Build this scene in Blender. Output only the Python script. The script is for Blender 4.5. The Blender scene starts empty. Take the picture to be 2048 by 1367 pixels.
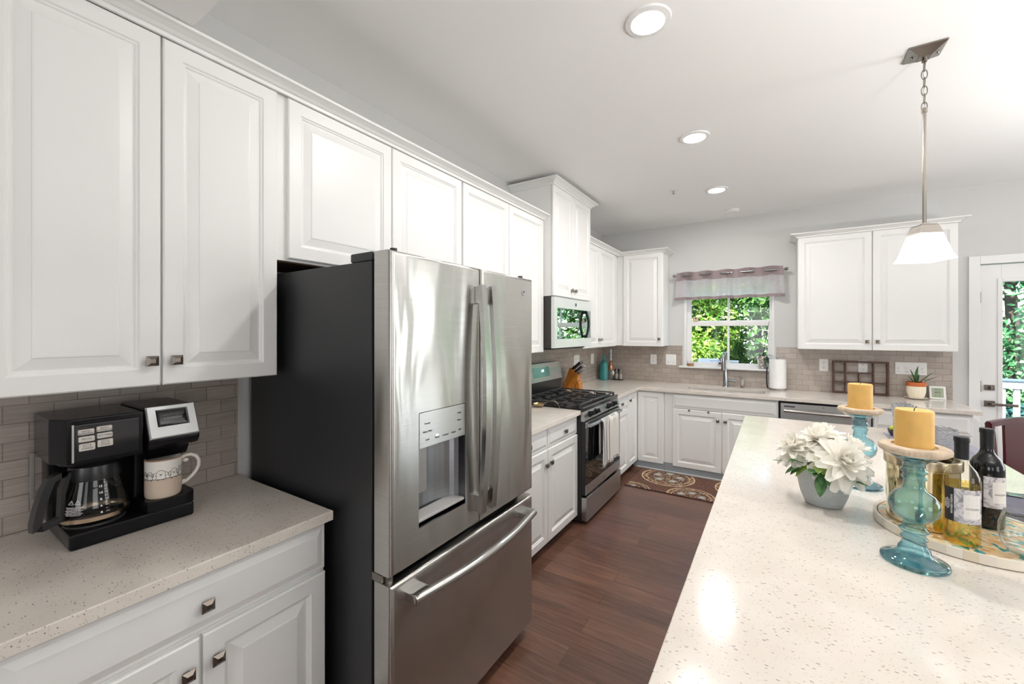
import bpy, bmesh, math, random
from mathutils import Vector, Matrix
C = bpy.context.scene.collection
SC = bpy.context.scene
PI = math.pi
# ------------------------------------------------------------------ camera
cd = bpy.data.cameras.new('camera'); cam = bpy.data.objects.new('camera', cd); C.objects.link(cam)
cam.location = (1.9934, -5.4034, 1.537)
cam.rotation_euler = (PI/2, 0, math.radians(32.5785))
cd.sensor_width = 36; cd.lens = 823.8/2048*36; cd.shift_y = -19.4/2048; cd.clip_start = .05
SC.camera = cam
SC.view_settings.view_transform = 'Standard'; SC.view_settings.look = 'None'
SC.view_settings.exposure = 0.0; SC.view_settings.gamma = 1; SC.view_settings.use_curve_mapping = False
SC.cycles.max_bounces = 10; SC.cycles.diffuse_bounces = 6; SC.cycles.glossy_bounces = 5
SC.cycles.transparent_max_bounces = 24; SC.cycles.caustics_reflective = False; SC.cycles.caustics_refractive = False
SC.cycles.sample_clamp_indirect = 6
# ------------------------------------------------------------------ sky, sun, added fill lamps
W = bpy.data.worlds.new('sky'); SC.world = W; W.use_nodes = True
wn = W.node_tree.nodes; wb = wn['Background']; sk = wn.new('ShaderNodeTexSky')
sk.sky_type = 'NISHITA'; sk.sun_disc = False; sk.sun_elevation = math.radians(50); sk.sun_rotation = math.radians(200)
W.node_tree.links.new(sk.outputs[0], wb.inputs[0]); wb.inputs[1].default_value = .8
def lamp(name, kind, loc, rot, energy, color=(1,1,1), **k):
    l = bpy.data.lights.new(name, kind); l.energy = energy; l.color = color
    for a, v in k.items(): setattr(l, a, v)
    o = bpy.data.objects.new(name, l); o.location = loc; o.rotation_euler = rot; C.objects.link(o); return o
sun = lamp('sun', 'SUN', (0, -5, 10), (0, 0, 0), 24.0, (1, .95, .84), angle=.009)
sun.rotation_euler = Vector((.25, .72, -.85)).to_track_quat('-Z', 'Y').to_euler()
DAY = (.96, .98, 1.0)
def area(name, loc, direction, sx, sy, e, color=DAY):
    o = lamp(name, 'AREA', loc, (0, 0, 0), e, color, shape='RECTANGLE', size=sx, size_y=sy)
    o.rotation_euler = Vector(direction).to_track_quat('-Z', 'Z').to_euler(); return o
area('daylight_fill_dining', (6.13, -1.7, 1.35), (-1, 0, 0), 1.5, 1.9, 38)  # unseen area lamp added as side daylight to raise the brightness
area('daylight_fill_living', (6.13, -6.2, 1.35), (-1, 0, 0), 1.5, 1.9, 34)  # added side fill farther back, the wall behind it is solid
area('daylight_fill_front_a', (2.0, -9.33, 1.5), (0, 1, 0), 1.5, 1.6, 34)  # added frontal fill behind the camera, on a solid wall
area('daylight_fill_front_b', (4.6, -9.33, 1.5), (0, 1, 0), 1.5, 1.6, 18)  # second added frontal fill behind the camera
area('daylight_fill_corner', (5.5, .15, 1.55), (0, -1, 0), .9, 1.2, 24)  # added lamp out of view, brightens the room and the fridge reflections
lamp('ceiling_fill', 'AREA', (4.3, -2.6, 1.75), (PI, 0, 0), 48, (1, .99, .97), shape='DISK', size=.4)  # added upward fill lamp out of view, brightens the ceiling without a fixture
lamp('ceiling_fill', 'AREA', (3.3, -4.7, 1.75), (PI, 0, 0), 62, (1, .99, .97), shape='DISK', size=.4)  # second added ceiling fill, out of view beside the island
# ------------------------------------------------------------------ object helpers
def wl(o):
    v = Vector((0, 0, 0))
    while o: v = v + o.location; o = o.parent
    return v
def tag(o, label=None, cat=None, group=None, kind=None):
    for k, v in (('label', label), ('category', cat), ('group', group), ('kind', kind)):
        if v: o[k] = v
    return o
def thing(name, label, cat, loc=(0, 0, 0), group=None, kind=None):
    o = bpy.data.objects.new(name, None); o.empty_display_size = .05; o.location = loc; C.objects.link(o)
    return tag(o, label, cat, group, kind)
def copy_tree(o, parent=None, off=(0, 0, 0)):
    c = o.copy(); C.objects.link(c); c.parent = parent
    c.location = o.location + Vector(off)
    for ch in list(o.children): copy_tree(ch, c)
    return c
ID = Matrix.Identity(4)
class B:
    def __init__(s): s.bm = bmesh.new()
    def face(s, pts, M=None):
        vs = [s.bm.verts.new((M @ Vector(p)) if M else Vector(p)) for p in pts]
        try: return s.bm.faces.new(vs)
        except ValueError: return None
    def join(s, t, M=None):
        if M: t.transform(M)
        me = bpy.data.meshes.new('t'); t.to_mesh(me); t.free(); s.bm.from_mesh(me); bpy.data.meshes.remove(me); return s
    def box(s, x0, x1, y0, y1, z0, z1, bev=0, seg=2, M=None):
        t = bmesh.new()
        v = [t.verts.new((x, y, z)) for x in sorted((x0, x1)) for y in sorted((y0, y1)) for z in sorted((z0, z1))]
        for q in ((0,1,3,2),(4,6,7,5),(0,4,5,1),(2,3,7,6),(0,2,6,4),(1,5,7,3)): t.faces.new([v[i] for i in q])
        if bev: bmesh.ops.bevel(t, geom=t.edges[:], offset=bev, segments=seg, affect='EDGES', profile=.5)
        return s.join(t, M)
    def prism(s, pts, f, bev=0):
        """pts: 2-D outline; f(u, v, t) -> 3-D, t in 0..1"""
        t = bmesh.new()
        a = [t.verts.new(f(u, v, 0)) for u, v in pts]; b = [t.verts.new(f(u, v, 1)) for u, v in pts]
        t.faces.new(a); t.faces.new(b[::-1]); n = len(pts)
        for i in range(n): t.faces.new((a[i], b[i], b[(i+1) % n], a[(i+1) % n]))
        if bev: bmesh.ops.bevel(t, geom=t.edges[:], offset=bev, segments=2, affect='EDGES', profile=.5)
        return s.join(t)
    def lathe(s, prof, c=(0, 0, 0), seg=48, M=None, sx=1, sy=1, mod=None):
        t = bmesh.new(); rings = []
        for r, z in prof:
            if r < 1e-6: rings.append([t.verts.new((c[0], c[1], c[2]+z))])
            else:
                R = []
                for i in range(seg):
                    a = 2*PI*i/seg; q = r*(mod(a, z) if mod else 1)
                    R.append(t.verts.new((c[0]+q*math.cos(a)*sx, c[1]+q*math.sin(a)*sy, c[2]+z)))
                rings.append(R)
        for A, D in zip(rings, rings[1:]):
            for i in range(seg):
                j = (i+1) % seg
                if len(A) == 1 and len(D) == 1: continue
                if len(A) == 1: t.faces.new((A[0], D[i], D[j]))
                elif len(D) == 1: t.faces.new((A[i], D[0], A[j]))
                else: t.faces.new((A[i], D[i], D[j], A[j]))
        return s.join(t, M)
    def cyl(s, p0, p1, r0, r1=None, seg=24):
        p0, p1 = Vector(p0), Vector(p1); r1 = r0 if r1 is None else r1; d = p1-p0
        M = Matrix.Translation(p0) @ d.to_track_quat('Z', 'Y').to_matrix().to_4x4()
        return s.lathe([(0, 0), (r0, 0), (r1, d.length), (0, d.length)], seg=seg, M=M)
    def sphere(s, c, r, seg=16, sx=1, sy=1, sz=1):
        n = max(6, seg//2)
        return s.lathe([(r*math.sin(PI*i/n), -r*sz*math.cos(PI*i/n)) for i in range(n+1)], c, seg, sx=sx, sy=sy)
    def tube(s, pts, r, seg=10, closed=False, rect=None, up=None):
        t = bmesh.new(); P = [Vector(p) for p in pts]; n = len(P); rings = []; N = None
        for i in range(n):
            if closed: T = (P[(i+1) % n]-P[i-1]).normalized()
            else: T = (P[min(i+1, n-1)]-P[max(i-1, 0)]).normalized()
            if N is None:
                N = Vector(up) if up else (Vector((0, 0, 1)) if abs(T.z) < .9 else Vector((1, 0, 0)))
            elif up: N = Vector(up)
            N = (N-T*N.dot(T)).normalized(); Bn = T.cross(N); rr = r[i] if isinstance(r, (list, tuple)) else r
            if rect:
                w, h = rect; k = rr
                off = [(w/2, h/2), (-w/2, h/2), (-w/2, -h/2), (w/2, -h/2)]
                rings.append([t.verts.new(P[i]+Bn*a*k+N*b*k) for a, b in off])
            else: rings.append([t.verts.new(P[i]+(N*math.cos(2*PI*j/seg)+Bn*math.sin(2*PI*j/seg))*rr) for j in range(seg)])
        m = len(rings[0])
        for i in range(n if closed else n-1):
            A, D = rings[i], rings[(i+1) % n]
            for j in range(m): t.faces.new((A[j], A[(j+1) % m], D[(j+1) % m], D[j]))
        if not closed: t.faces.new(rings[0][::-1]); t.faces.new(rings[-1])
        if rect and r != 1 and not isinstance(r, (list, tuple)): pass
        return s.join(t)
    def rings(s, u0, u1, v0, v1, rg, f, back=True):
        """nested rectangles (inset, height) raised off a plane; f(u, v, w) -> 3-D"""
        t = bmesh.new(); L = []
        for i, w in rg: L.append([t.verts.new(f(u, v, w)) for u, v in ((u0+i, v0+i), (u1-i, v0+i), (u1-i, v1-i), (u0+i, v1-i))])
        if back: t.faces.new(L[0])
        for A, D in zip(L, L[1:]):
            for j in range(4): t.faces.new((A[j], A[(j+1) % 4], D[(j+1) % 4], D[j]))
        t.faces.new(L[-1]); return s.join(t)
    def build(s, name, mat, parent=None, loc=(0, 0, 0), smooth=True, recalc=True, ang=.6):
        bm = s.bm; o0 = wl(parent) if parent else Vector(loc)
        if recalc: bmesh.ops.recalc_face_normals(bm, faces=bm.faces[:])
        for v in bm.verts: v.co -= o0
        if smooth:
            for f in bm.faces: f.smooth = True
            for e in bm.edges:
                if len(e.link_faces) != 2 or e.calc_face_angle(0) > ang: e.smooth = False
        me = bpy.data.meshes.new(name); bm.to_mesh(me); bm.free()
        ob = bpy.data.objects.new(name, me); C.objects.link(ob)
        for m in (mat if isinstance(mat, list) else [mat]): me.materials.append(m)
        if parent: ob.parent = parent
        else: ob.location = loc
        if smooth and ang < 1.1:
            md = ob.modifiers.new('face_weighted_normals', 'WEIGHTED_NORMAL'); md.keep_sharp = True
        return ob
def fx(w, u, v): return Vector((w, u, v))
FX = lambda u, v, w: Vector((w, u, v))            # faces +x : u = y, v = z
FY = lambda u, v, w: Vector((u, -w, v))           # faces -y : u = x, v = z
_fonts = {}
def text(s, size, mat, parent, f, name='lettering', ext=.0004, sx=1, align='CENTER', bold=0):
    """flat text mesh; f(u, v, w) maps text space to the world"""
    c = bpy.data.curves.new('t', 'FONT'); c.body = s; c.size = size; c.align_x = align; c.align_y = 'CENTER'
    c.extrude = ext; c.resolution_u = 2; c.offset = bold
    o = bpy.data.objects.new('t', c); C.objects.link(o); dg = bpy.context.evaluated_depsgraph_get()
    me = bpy.data.meshes.new_from_object(o.evaluated_get(dg)); bpy.data.objects.remove(o); bpy.data.curves.remove(c)
    return ink(me, mat, parent, lambda c: f(c.x*sx, c.y, c.z))
def ink(me, mat, ob, f):
    """print a mesh onto a part: joined into the part as a second material"""
    o0 = wl(ob)
    for v in me.vertices: v.co = f(v.co.copy())-o0
    if mat.name not in [m.name for m in ob.data.materials]: ob.data.materials.append(mat)
    k = [m.name for m in ob.data.materials].index(mat.name)
    bm = bmesh.new(); bm.from_mesh(ob.data); n = len(bm.faces); bm.from_mesh(me); bm.faces.ensure_lookup_table()
    for q in bm.faces[n:]: q.material_index = k; q.smooth = False
    bm.to_mesh(ob.data); bm.free(); bpy.data.meshes.remove(me)
def inkb(b, mat, ob):
    me = bpy.data.meshes.new('t'); b.bm.to_mesh(me); b.bm.free(); ink(me, mat, ob, lambda c: c)
# ------------------------------------------------------------------ materials
def lin(h):
    if not isinstance(h, str): return tuple(h)
    h = h.lstrip('#'); r = []
    for i in (0, 2, 4):
        c = int(h[i:i+2], 16)/255; r.append(c/12.92 if c <= .04045 else ((c+.055)/1.055)**2.4)
    return tuple(r)
class NT:
    def __init__(s, name):
        s.m = bpy.data.materials.new(name); s.m.use_nodes = True; s.t = s.m.node_tree; s.p = s.t.nodes['Principled BSDF']; s.out = s.t.nodes['Material Output']
    def n(s, typ, **k):
        x = s.t.nodes.new('ShaderNode'+typ)
        for a, v in k.items():
            if hasattr(x, a): setattr(x, a, v)
            else: x.inputs[a.replace('_', ' ')].default_value = v
        return x
    def l(s, a, b): s.t.links.new(a, b)
    def pos(s, scale=(1, 1, 1), rot=(0, 0, 0)):
        g = s.n('NewGeometry'); mp = s.n('Mapping'); mp.inputs['Scale'].default_value = scale; mp.inputs['Rotation'].default_value = rot
        s.l(g.outputs['Position'], mp.inputs['Vector']); return mp.outputs[0]
    def noise(s, vec, scale, detail=3, rough=.5, dist=0):
        x = s.n('TexNoise'); x.inputs['Scale'].default_value = scale; x.inputs['Detail'].default_value = detail; x.inputs['Roughness'].default_value = rough; x.inputs['Distortion'].default_value = dist
        s.l(vec, x.inputs['Vector']); return x.outputs['Fac']
    def ramp(s, fac, stops, interp='LINEAR'):
        x = s.n('ValToRGB'); e = x.color_ramp; e.interpolation = interp
        while len(e.elements) < len(stops): e.elements.new(.5)
        for q, (p, c) in zip(e.elements, stops): q.position = p; q.color = (*lin(c), 1) if not isinstance(c, float) else (c, c, c, 1)
        s.l(fac, x.inputs[0]); return x.outputs[0]
    def mix(s, fac, a, b, mode='MIX'):
        x = s.n('Mix', data_type='RGBA', blend_type=mode)
        for sock, v in ((x.inputs[0], fac), (x.inputs[6], a), (x.inputs[7], b)):
            if isinstance(v, (int, float)): sock.default_value = v
            elif isinstance(v, (str, tuple)): sock.default_value = (*lin(v), 1)
            else: s.l(v, sock)
        return x.outputs[2]
    def math(s, op, a, b=0.0, c=None):
        x = s.n('Math', operation=op)
        for i, v in enumerate((a, b) if c is None else (a, b, c)):
            if isinstance(v, (int, float)): x.inputs[i].default_value = v
            else: s.l(v, x.inputs[i])
        return x.outputs[0]
    def base(s, v): 
        if isinstance(v, (str, tuple)): s.p.inputs['Base Color'].default_value = (*lin(v), 1)
        else: s.l(v, s.p.inputs['Base Color'])
    def bump(s, h, strength=.2, dist=.01):
        x = s.n('Bump'); x.inputs['Strength'].default_value = strength; x.inputs['Distance'].default_value = dist
        s.l(h, x.inputs['Height']); s.l(x.outputs[0], s.p.inputs['Normal']); return x
def P(name, color, rough=.5, metal=0, spec=.5, coat=0, noise=0, nscale=20, bump=0, bscale=60, emit=None, estr=0, sub=0, sheen=0, aniso=0):
    t = NT(name); p = t.p; p.inputs['Roughness'].default_value = rough; p.inputs['Metallic'].default_value = metal
    p.inputs['Specular IOR Level'].default_value = spec; p.inputs['Coat Weight'].default_value = coat; p.inputs['Sheen Weight'].default_value = sheen
    if noise:
        c = lin(color); f = t.noise(t.pos(), nscale)
        t.base(t.ramp(f, [(.3, tuple(x*(1-noise) for x in c)), (.7, tuple(min(1, x*(1+noise)) for x in c))]))
    else: t.base(color)
    if bump: t.bump(t.noise(t.pos(), bscale, 4), bump, .004)
    if emit: p.inputs['Emission Color'].default_value = (*lin(emit), 1); p.inputs['Emission Strength'].default_value = estr
    if sub: p.inputs['Subsurface Weight'].default_value = sub; p.inputs['Subsurface Radius'].default_value = (.02, .012, .006); p.inputs['Subsurface Scale'].default_value = .6
    return t.m
def glass(name, tint, edge=None, refl=1.0, rough=.02, base=.04):
    """thin clear glass: tinted see-through with a mirror sheen that grows towards the rim"""
    t = NT(name); t.t.nodes.remove(t.p)
    lw = t.n('LayerWeight'); lw.inputs[0].default_value = .5; fc = lw.outputs['Facing']
    tr = t.n('BsdfTransparent'); gl = t.n('BsdfGlossy'); gl.inputs['Roughness'].default_value = rough
    col = t.mix(t.math('POWER', fc, 2.0), tint, edge or tint); t.l(col, tr.inputs[0])
    fac = t.math('MULTIPLY', t.math('MULTIPLY_ADD', t.math('POWER', fc, 4.0), .75, base), refl); mx = t.n('MixShader'); t.l(fac, mx.inputs[0]); t.l(tr.outputs[0], mx.inputs[1]); t.l(gl.outputs[0], mx.inputs[2])
    t.l(mx.outputs[0], t.out.inputs[0]); return t.m
def steel(name, color='#b9b7b3', rough=.30, wave=0.0, metal=1, streak=1.0, seed=0):
    t = NT(name); p = t.p; p.inputs['Metallic'].default_value = metal; p.inputs['Roughness'].default_value = rough
    g = t.noise(t.pos((4, 4, 420)), 1.0, 3)
    c = lin(color); t.base(t.ramp(g, [(.3, tuple(x*(1-.06*streak) for x in c)), (.7, tuple(min(1, x*(1+.06*streak)) for x in c))]))
    p.inputs['Anisotropic'].default_value = .9; p.inputs['Anisotropic Rotation'].default_value = .25
    tn = t.n('Tangent'); tn.direction_type = 'RADIAL'; tn.axis = 'Z'; t.l(tn.outputs[0], p.inputs['Tangent'])
    if wave:
        h = t.noise(t.pos((3.4, 3.4, .8)), 1.6, 1.5, .5, .6); t.bump(h, 1.0, wave)
    return t.m
WHITE = P('white_cabinet_paint', (.80, .80, .785), .34, bump=.015, bscale=9)
TRIMW = P('white_trim_paint', (.80, .80, .79), .4)
WALL = P('wall_paint', (.60, .60, .59), .75, bump=.03, bscale=120)
CEIL = P('ceiling_paint', (.86, .86, .85), .85, bump=.03, bscale=140)
NICK = P('brushed_nickel', '#8d8780', .28, 1)
PEWT = P('dark_nickel_knob', '#7d756d', .3, 1)
CHROME = P('chrome', '#a9acaf', .14, 1)
BLACK = P('black_plastic', (.012, .012, .013), .28)
BLACKM = P('black_matte', (.016, .016, .017), .6)
GLOSSB = P('black_gloss', (.006, .006, .007), .06, spec=.6)
IRON = P('cast_iron', (.05, .05, .052), .4, bump=.2, bscale=300)
DKGREY = P('fridge_side_paint', (.022, .023, .026), .42, bump=.05, bscale=400)
GASK = P('black_gasket', (.006, .006, .006), .7)
STEEL = steel('fridge_stainless', '#c4c2be', .26, .010)
STEEL2 = steel('stainless', '#bab9b7', .28)
STEELD = steel('dishwasher_stainless', '#b8b7b5', .25)
SILV = P('silver_plastic', '#b8b8b8', .35, .8)
PLATE = P('white_plastic', (.83, .83, .82), .35)
HOLE = P('dark_slot', (.03, .03, .03), .6)
PRINT = P('dark_print', (.05, .05, .055), .6)
WPRINT = P('pale_print', (.75, .75, .75), .6)
CLEAR = glass('clear_glass', (.97, .98, .98), (.62, .67, .69), 1.3)
PANE = glass('window_glass', (.95, .97, .97), (.9, .93, .93), .55)
def quartz():
    t = NT('speckled_quartz'); t.p.inputs['Roughness'].default_value = .12; t.p.inputs['Specular IOR Level'].default_value = .5
    def flecks(scale, rot, st, keep, seed):
        v = t.n('TexVoronoi', feature='F1'); v.inputs['Scale'].default_value = 1; v.inputs['Randomness'].default_value = 1
        t.l(t.pos(tuple(scale*q for q in st), (0, 0, rot)), v.inputs['Vector'])
        sep = t.n('SeparateColor'); t.l(v.outputs['Color'], sep.inputs[0])
        size = t.math('MULTIPLY_ADD', sep.outputs[1], .20, .13)
        inside = t.math('LESS_THAN', v.outputs['Distance'], size); on = t.math('LESS_THAN', sep.outputs[0], keep)
        return t.math('MULTIPLY', inside, on), sep.outputs[2]
    n = t.noise(t.pos(), 7, 4); b = t.ramp(n, [(.3, '#d6cec4'), (.7, '#dfd8cf')])
    f1, c1 = flecks(85, .5, (1, 2.3, 2), .34, 0); k1 = t.ramp(c1, [(0, '#6b6660'), (.4, '#8f8981'), (1, '#bdb6ac')])
    f2, c2 = flecks(150, -.35, (1, 1.8, 2), .38, 1); k2 = t.ramp(c2, [(0, '#a8a299'), (1, '#d6d0c6')])
    x = t.mix(f2, b, k2); x = t.mix(f1, x, k1); t.base(x); return t.m
QUARTZ = quartz()
def tile():
    """2 x 4 running-bond tile; the wall's own two axes are x+y and z"""
    t = NT('greige_subway_tile'); g = t.n('NewGeometry'); s = t.n('SeparateXYZ'); t.l(g.outputs['Position'], s.inputs[0])
    c = t.n('CombineXYZ'); t.l(t.math('SUBTRACT', s.outputs[0], s.outputs[1]), c.inputs[0]); t.l(t.math('SUBTRACT', s.outputs[2], .915), c.inputs[1])
    b = t.n('TexBrick'); b.offset = .5; b.inputs['Scale'].default_value = 1; b.inputs['Brick Width'].default_value = .107; b.inputs['Row Height'].default_value = .0565
    b.inputs['Mortar Size'].default_value = .0016; b.inputs['Mortar Smooth'].default_value = .2; b.inputs['Bias'].default_value = 0
    b.inputs['Color1'].default_value = (*lin('#b3a89f'), 1); b.inputs['Color2'].default_value = (*lin('#9f958d'), 1); b.inputs['Mortar'].default_value = (*lin('#6d645d'), 1)
    t.l(c.outputs[0], b.inputs['Vector'])
    mp = t.n('Mapping'); mp.inputs['Scale'].default_value = (5, 90, 1); t.l(c.outputs[0], mp.inputs[0])
    st = t.noise(mp.outputs[0], 1.5, 3); t.base(t.mix(.35, b.outputs['Color'], t.ramp(st, [(.3, '#8d837b'), (.7, '#c0b5ac')])))
    t.p.inputs['Roughness'].default_value = .24; t.bump(t.math('SUBTRACT', 1, b.outputs['Fac']), .5, .0015); return t.m
TILE = tile()
def floor_wood():
    t = NT('dark_hardwood'); b = t.n('TexBrick'); b.offset = .37; b.inputs['Scale'].default_value = 1; b.inputs['Brick Width'].default_value = 1.15; b.inputs['Row Height'].default_value = .127
    b.inputs['Mortar Size'].default_value = .0012; b.inputs['Color1'].default_value = (0, 0, 0, 1); b.inputs['Color2'].default_value = (1, 1, 1, 1); b.inputs['Mortar'].default_value = (.5, .5, .5, 1)
    v = t.pos(); t.l(v, b.inputs['Vector'])
    shift = t.n('VectorMath', operation='ADD'); t.l(t.pos((1.6, 26, 1)), shift.inputs[0]); t.l(b.outputs['Color'], shift.inputs[1])
    grain = t.noise(shift.outputs[0], 2.2, 6, .62, .8); blot = t.noise(t.pos((1.5, 4, 1)), 1.6, 3)
    c = t.ramp(grain, [(.25, '#432c23'), (.5, '#6b4a3c'), (.75, '#8b6550')])
    c = t.mix(.35, c, t.ramp(b.outputs['Color'], [(0, '#3a2720'), (1, '#7b5848')])); c = t.mix(t.ramp(blot, [(.4, 0.0), (.75, .35)]), c, '#3a3029')
    c = t.mix(t.math('MULTIPLY', b.outputs['Fac'], .8), c, '#1d1411'); t.base(c)
    t.p.inputs['Roughness'].default_value = .33
    h = t.math('SUBTRACT', t.math('MULTIPLY', grain, .35), b.outputs['Fac']); t.bump(h, .35, .002); return t.m
FLOORM = floor_wood()
def wood(name, a, b, axis=(2, 2, 30), rough=.5):
    t = NT(name); g = t.noise(t.pos(axis), 2.5, 5, .6, .5); t.base(t.ramp(g, [(.3, a), (.7, b)])); t.p.inputs['Roughness'].default_value = rough; return t.m
BLOCKW = wood('honey_block_wood', '#9a5a1e', '#c98435', (30, 8, 8), .35)
RACKW = wood('weathered_rack_wood', '#3f2a22', '#6b4c3f', (20, 20, 6), .7)
UNDERW = wood('raw_brown_underside', '#4a3320', '#5f4329', (4, 20, 4), .7)
CHAIRW = P('mahogany_finish', '#4a141c', .3, coat=.3)
TOEW = wood('dark_toe_kick', '#2e211c', '#45332b', (3, 3, 30), .5)
TOEG = P('grey_toe_kick', '#8f959b', .5)
# ------------------------------------------------------------------ room shell
CZ = 2.862
def struct(name, b, mat, parent=None, **k):
    o = b.build(name, mat, parent, **k)
    if not parent: o['kind'] = 'structure'
    return o
struct('floor', B().box(-.12, 6.3, -9.5, .14, -.1, 0), FLOORM)
struct('ceiling', B().box(-.12, 6.3, -9.5, .14, CZ, CZ+.25), CEIL)
struct('wall_left', B().box(-.12, 0, -9.5, .14, 0, CZ), WALL)
b = B(); ox0, ox1, oz0, oz1 = 1.05, 1.985, 1.125, 2.17; dx0, dx1, dz1 = 3.545, 4.475, 2.15
b.box(0, ox0, 0, .14, 0, CZ); b.box(ox0, ox1, 0, .14, 0, oz0); b.box(ox0, ox1, 0, .14, oz1, CZ); b.box(ox1, dx0, 0, .14, 0, CZ)
b.box(dx0, dx1, 0, .14, dz1, CZ); b.box(dx1, 5.05, 0, .14, 0, CZ); b.box(5.95, 6.3, 0, .14, 0, CZ); b.box(5.05, 5.95, 0, .14, 0, .95); b.box(5.05, 5.95, 0, .14, 2.15, CZ); struct('wall_far', b, WALL)
struct('wall_right', B().box(6.16, 6.3, -9.5, 0, 0, CZ), WALL)
struct('wall_back', B().box(0, 6.16, -9.5, -9.36, 0, CZ), WALL)
struct('ceiling_bulkhead', B().box(0, 6.16, -7.2, -4.834, 2.53, CZ), CEIL)
struct('wall_left_backsplash', B().box(0, .008, -5.33, -4.529, .915, 1.40), TILE)
struct('wall_left_backsplash', B().box(0, .008, -3.5, 0, .90, 1.368), TILE)
b = B(); b.box(.008, 1.03, -.008, 0, .90, 1.372); b.box(1.03, 2.0, -.008, 0, .90, 1.12); b.box(2.0, 3.374, -.008, 0, .90, 1.372)
struct('wall_far_backsplash', b, TILE)
# window over the sink
w1 = thing('window_1', 'white double-hung window above the kitchen sink', 'window', (1.52, .05, 1.125), kind='structure')
b = B()
for x0, x1 in ((1.05, 1.078), (1.963, 1.985)): b.box(x0, x1, -.004, .11, 1.125, 2.17, .002)
b.box(1.078, 1.963, -.004, .11, 2.14, 2.17, .002); b.box(1.078, 1.963, .02, .11, 1.125, 1.14, .002); b.build('window_frame', TRIMW, w1)
B().box(1.0, 2.02, -.062, .05, 1.108, 1.128, .004).build('sill', TRIMW, w1)
def sash(y0, y1, z0, z1, gx0, gx1, gz0, gz1, x0, x1):
    b = B(); b.box(x0, gx0, y0, y1, z0, z1, .003); b.box(gx1, x1, y0, y1, z0, z1, .003); b.box(gx0, gx1, y0, y1, z0, gz0, .003); b.box(gx0, gx1, y0, y1, gz1, z1, .003)
    m = (y0+y1)/2; b.box(1.517, 1.541, m-.006, m+.006, gz0, gz1)
    o = b.build('sash', TRIMW, w1); B().box(gx0-.004, gx1+.004, m-.002, m+.002, gz0-.004, gz1+.004).build('pane', PANE, o)
sash(.035, .065, 1.135, 1.662, 1.13, 1.925, 1.176, 1.612, 1.078, 1.965)
sash(.07, .10, 1.632, 2.14, 1.122, 1.939, 1.677, 2.10, 1.078, 1.965)
b = B()
for a in ((5.05, 5.10, .95, 2.15), (5.90, 5.95, .95, 2.15), (5.10, 5.90, .95, 1.0), (5.10, 5.90, 2.10, 2.15), (5.10, 5.90, 1.53, 1.57)): b.box(a[0], a[1], .02, .08, a[2], a[3])
w6 = struct('window_6', b, TRIMW); B().box(5.10, 5.90, .048, .052, 1.0, 2.10).build('pane', PANE, w6)  # out-of-view window added for the bright streaks reflected in the fridge
# half-glass exterior door
d1 = thing('door_1', 'white exterior door with a full glass panel at the right end of the far wall', 'door', (4.0, .03, 0), kind='structure')
b = B(); b.box(3.476, 3.548, -.018, 0, 0, 2.222, .003); b.box(4.472, 4.544, -.018, 0, 0, 2.222, .003); b.box(3.548, 4.472, -.018, 0, 2.148, 2.222, .003); b.build('casing', TRIMW, d1)
b = B(); b.box(3.554, 3.685, .012, .055, .01, 2.140, .002); b.box(4.335, 4.466, .012, .055, .01, 2.140, .002); b.box(3.685, 4.335, .012, .055, 1.985, 2.140, .002); b.box(3.685, 4.335, .012, .055, .01, .30, .002)
for x0, x1, z0, z1 in ((3.66, 3.69, .27, 2.015), (4.33, 4.36, .27, 2.015), (3.69, 4.33, 1.985, 2.015), (3.69, 4.33, .27, .30)): b.box(x0, x1, .004, .012, z0, z1, .003)
b.build('door_slab', TRIMW, d1); B().box(3.686, 4.334, .030, .036, .30, 1.986).build('pane', PANE, d1)
b = B(); b.box(3.578, 3.643, .004, .012, 1.018, 1.066, .002); b.cyl((3.612, .004, 1.042), (3.612, -.012, 1.042), .008); b.box(3.607, 3.617, -.026, -.010, 1.025, 1.06, .003); b.build('deadbolt', PEWT, d1)
b = B(); b.box(3.578, 3.643, .002, .012, .872, .925, .002); b.cyl((3.612, .004, .90), (3.612, -.045, .90), .011); b.box(3.605, 3.765, -.058, -.044, .888, .912, .004); b.build('door_lever', PEWT, d1)
b = B()
for z in (.35, 1.05, 1.85): b.box(3.548, 3.556, -.004, .014, z-.05, z+.05)
b.build('hinge', NICK, d1)
# added window frames on solid unseen walls, around the daylight fill lamps
for i, (x, y, ax) in enumerate(((6.16, -1.7, 0), (6.16, -6.2, 0), (2.0, -9.36, 1), (4.6, -9.36, 1))):
    b = B(); zc = 1.35 if ax == 0 else 1.5; hh = .98 if ax == 0 else .83
    for s in (-1, 1):
        if ax == 0: b.box(x-.03, x, y+s*.76, y+s*.84, zc-hh-.07, zc+hh+.07); b.box(x-.03, x, y-.8, y+.8, zc+s*hh, zc+s*(hh+.07))
        else: b.box(x+s*.76, x+s*.84, y, y+.03, zc-hh-.07, zc+hh+.07); b.box(x-.8, x+.8, y, y+.03, zc+s*hh, zc+s*(hh+.07))
    struct('window_%d' % (i+2), b, TRIMW)
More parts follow.
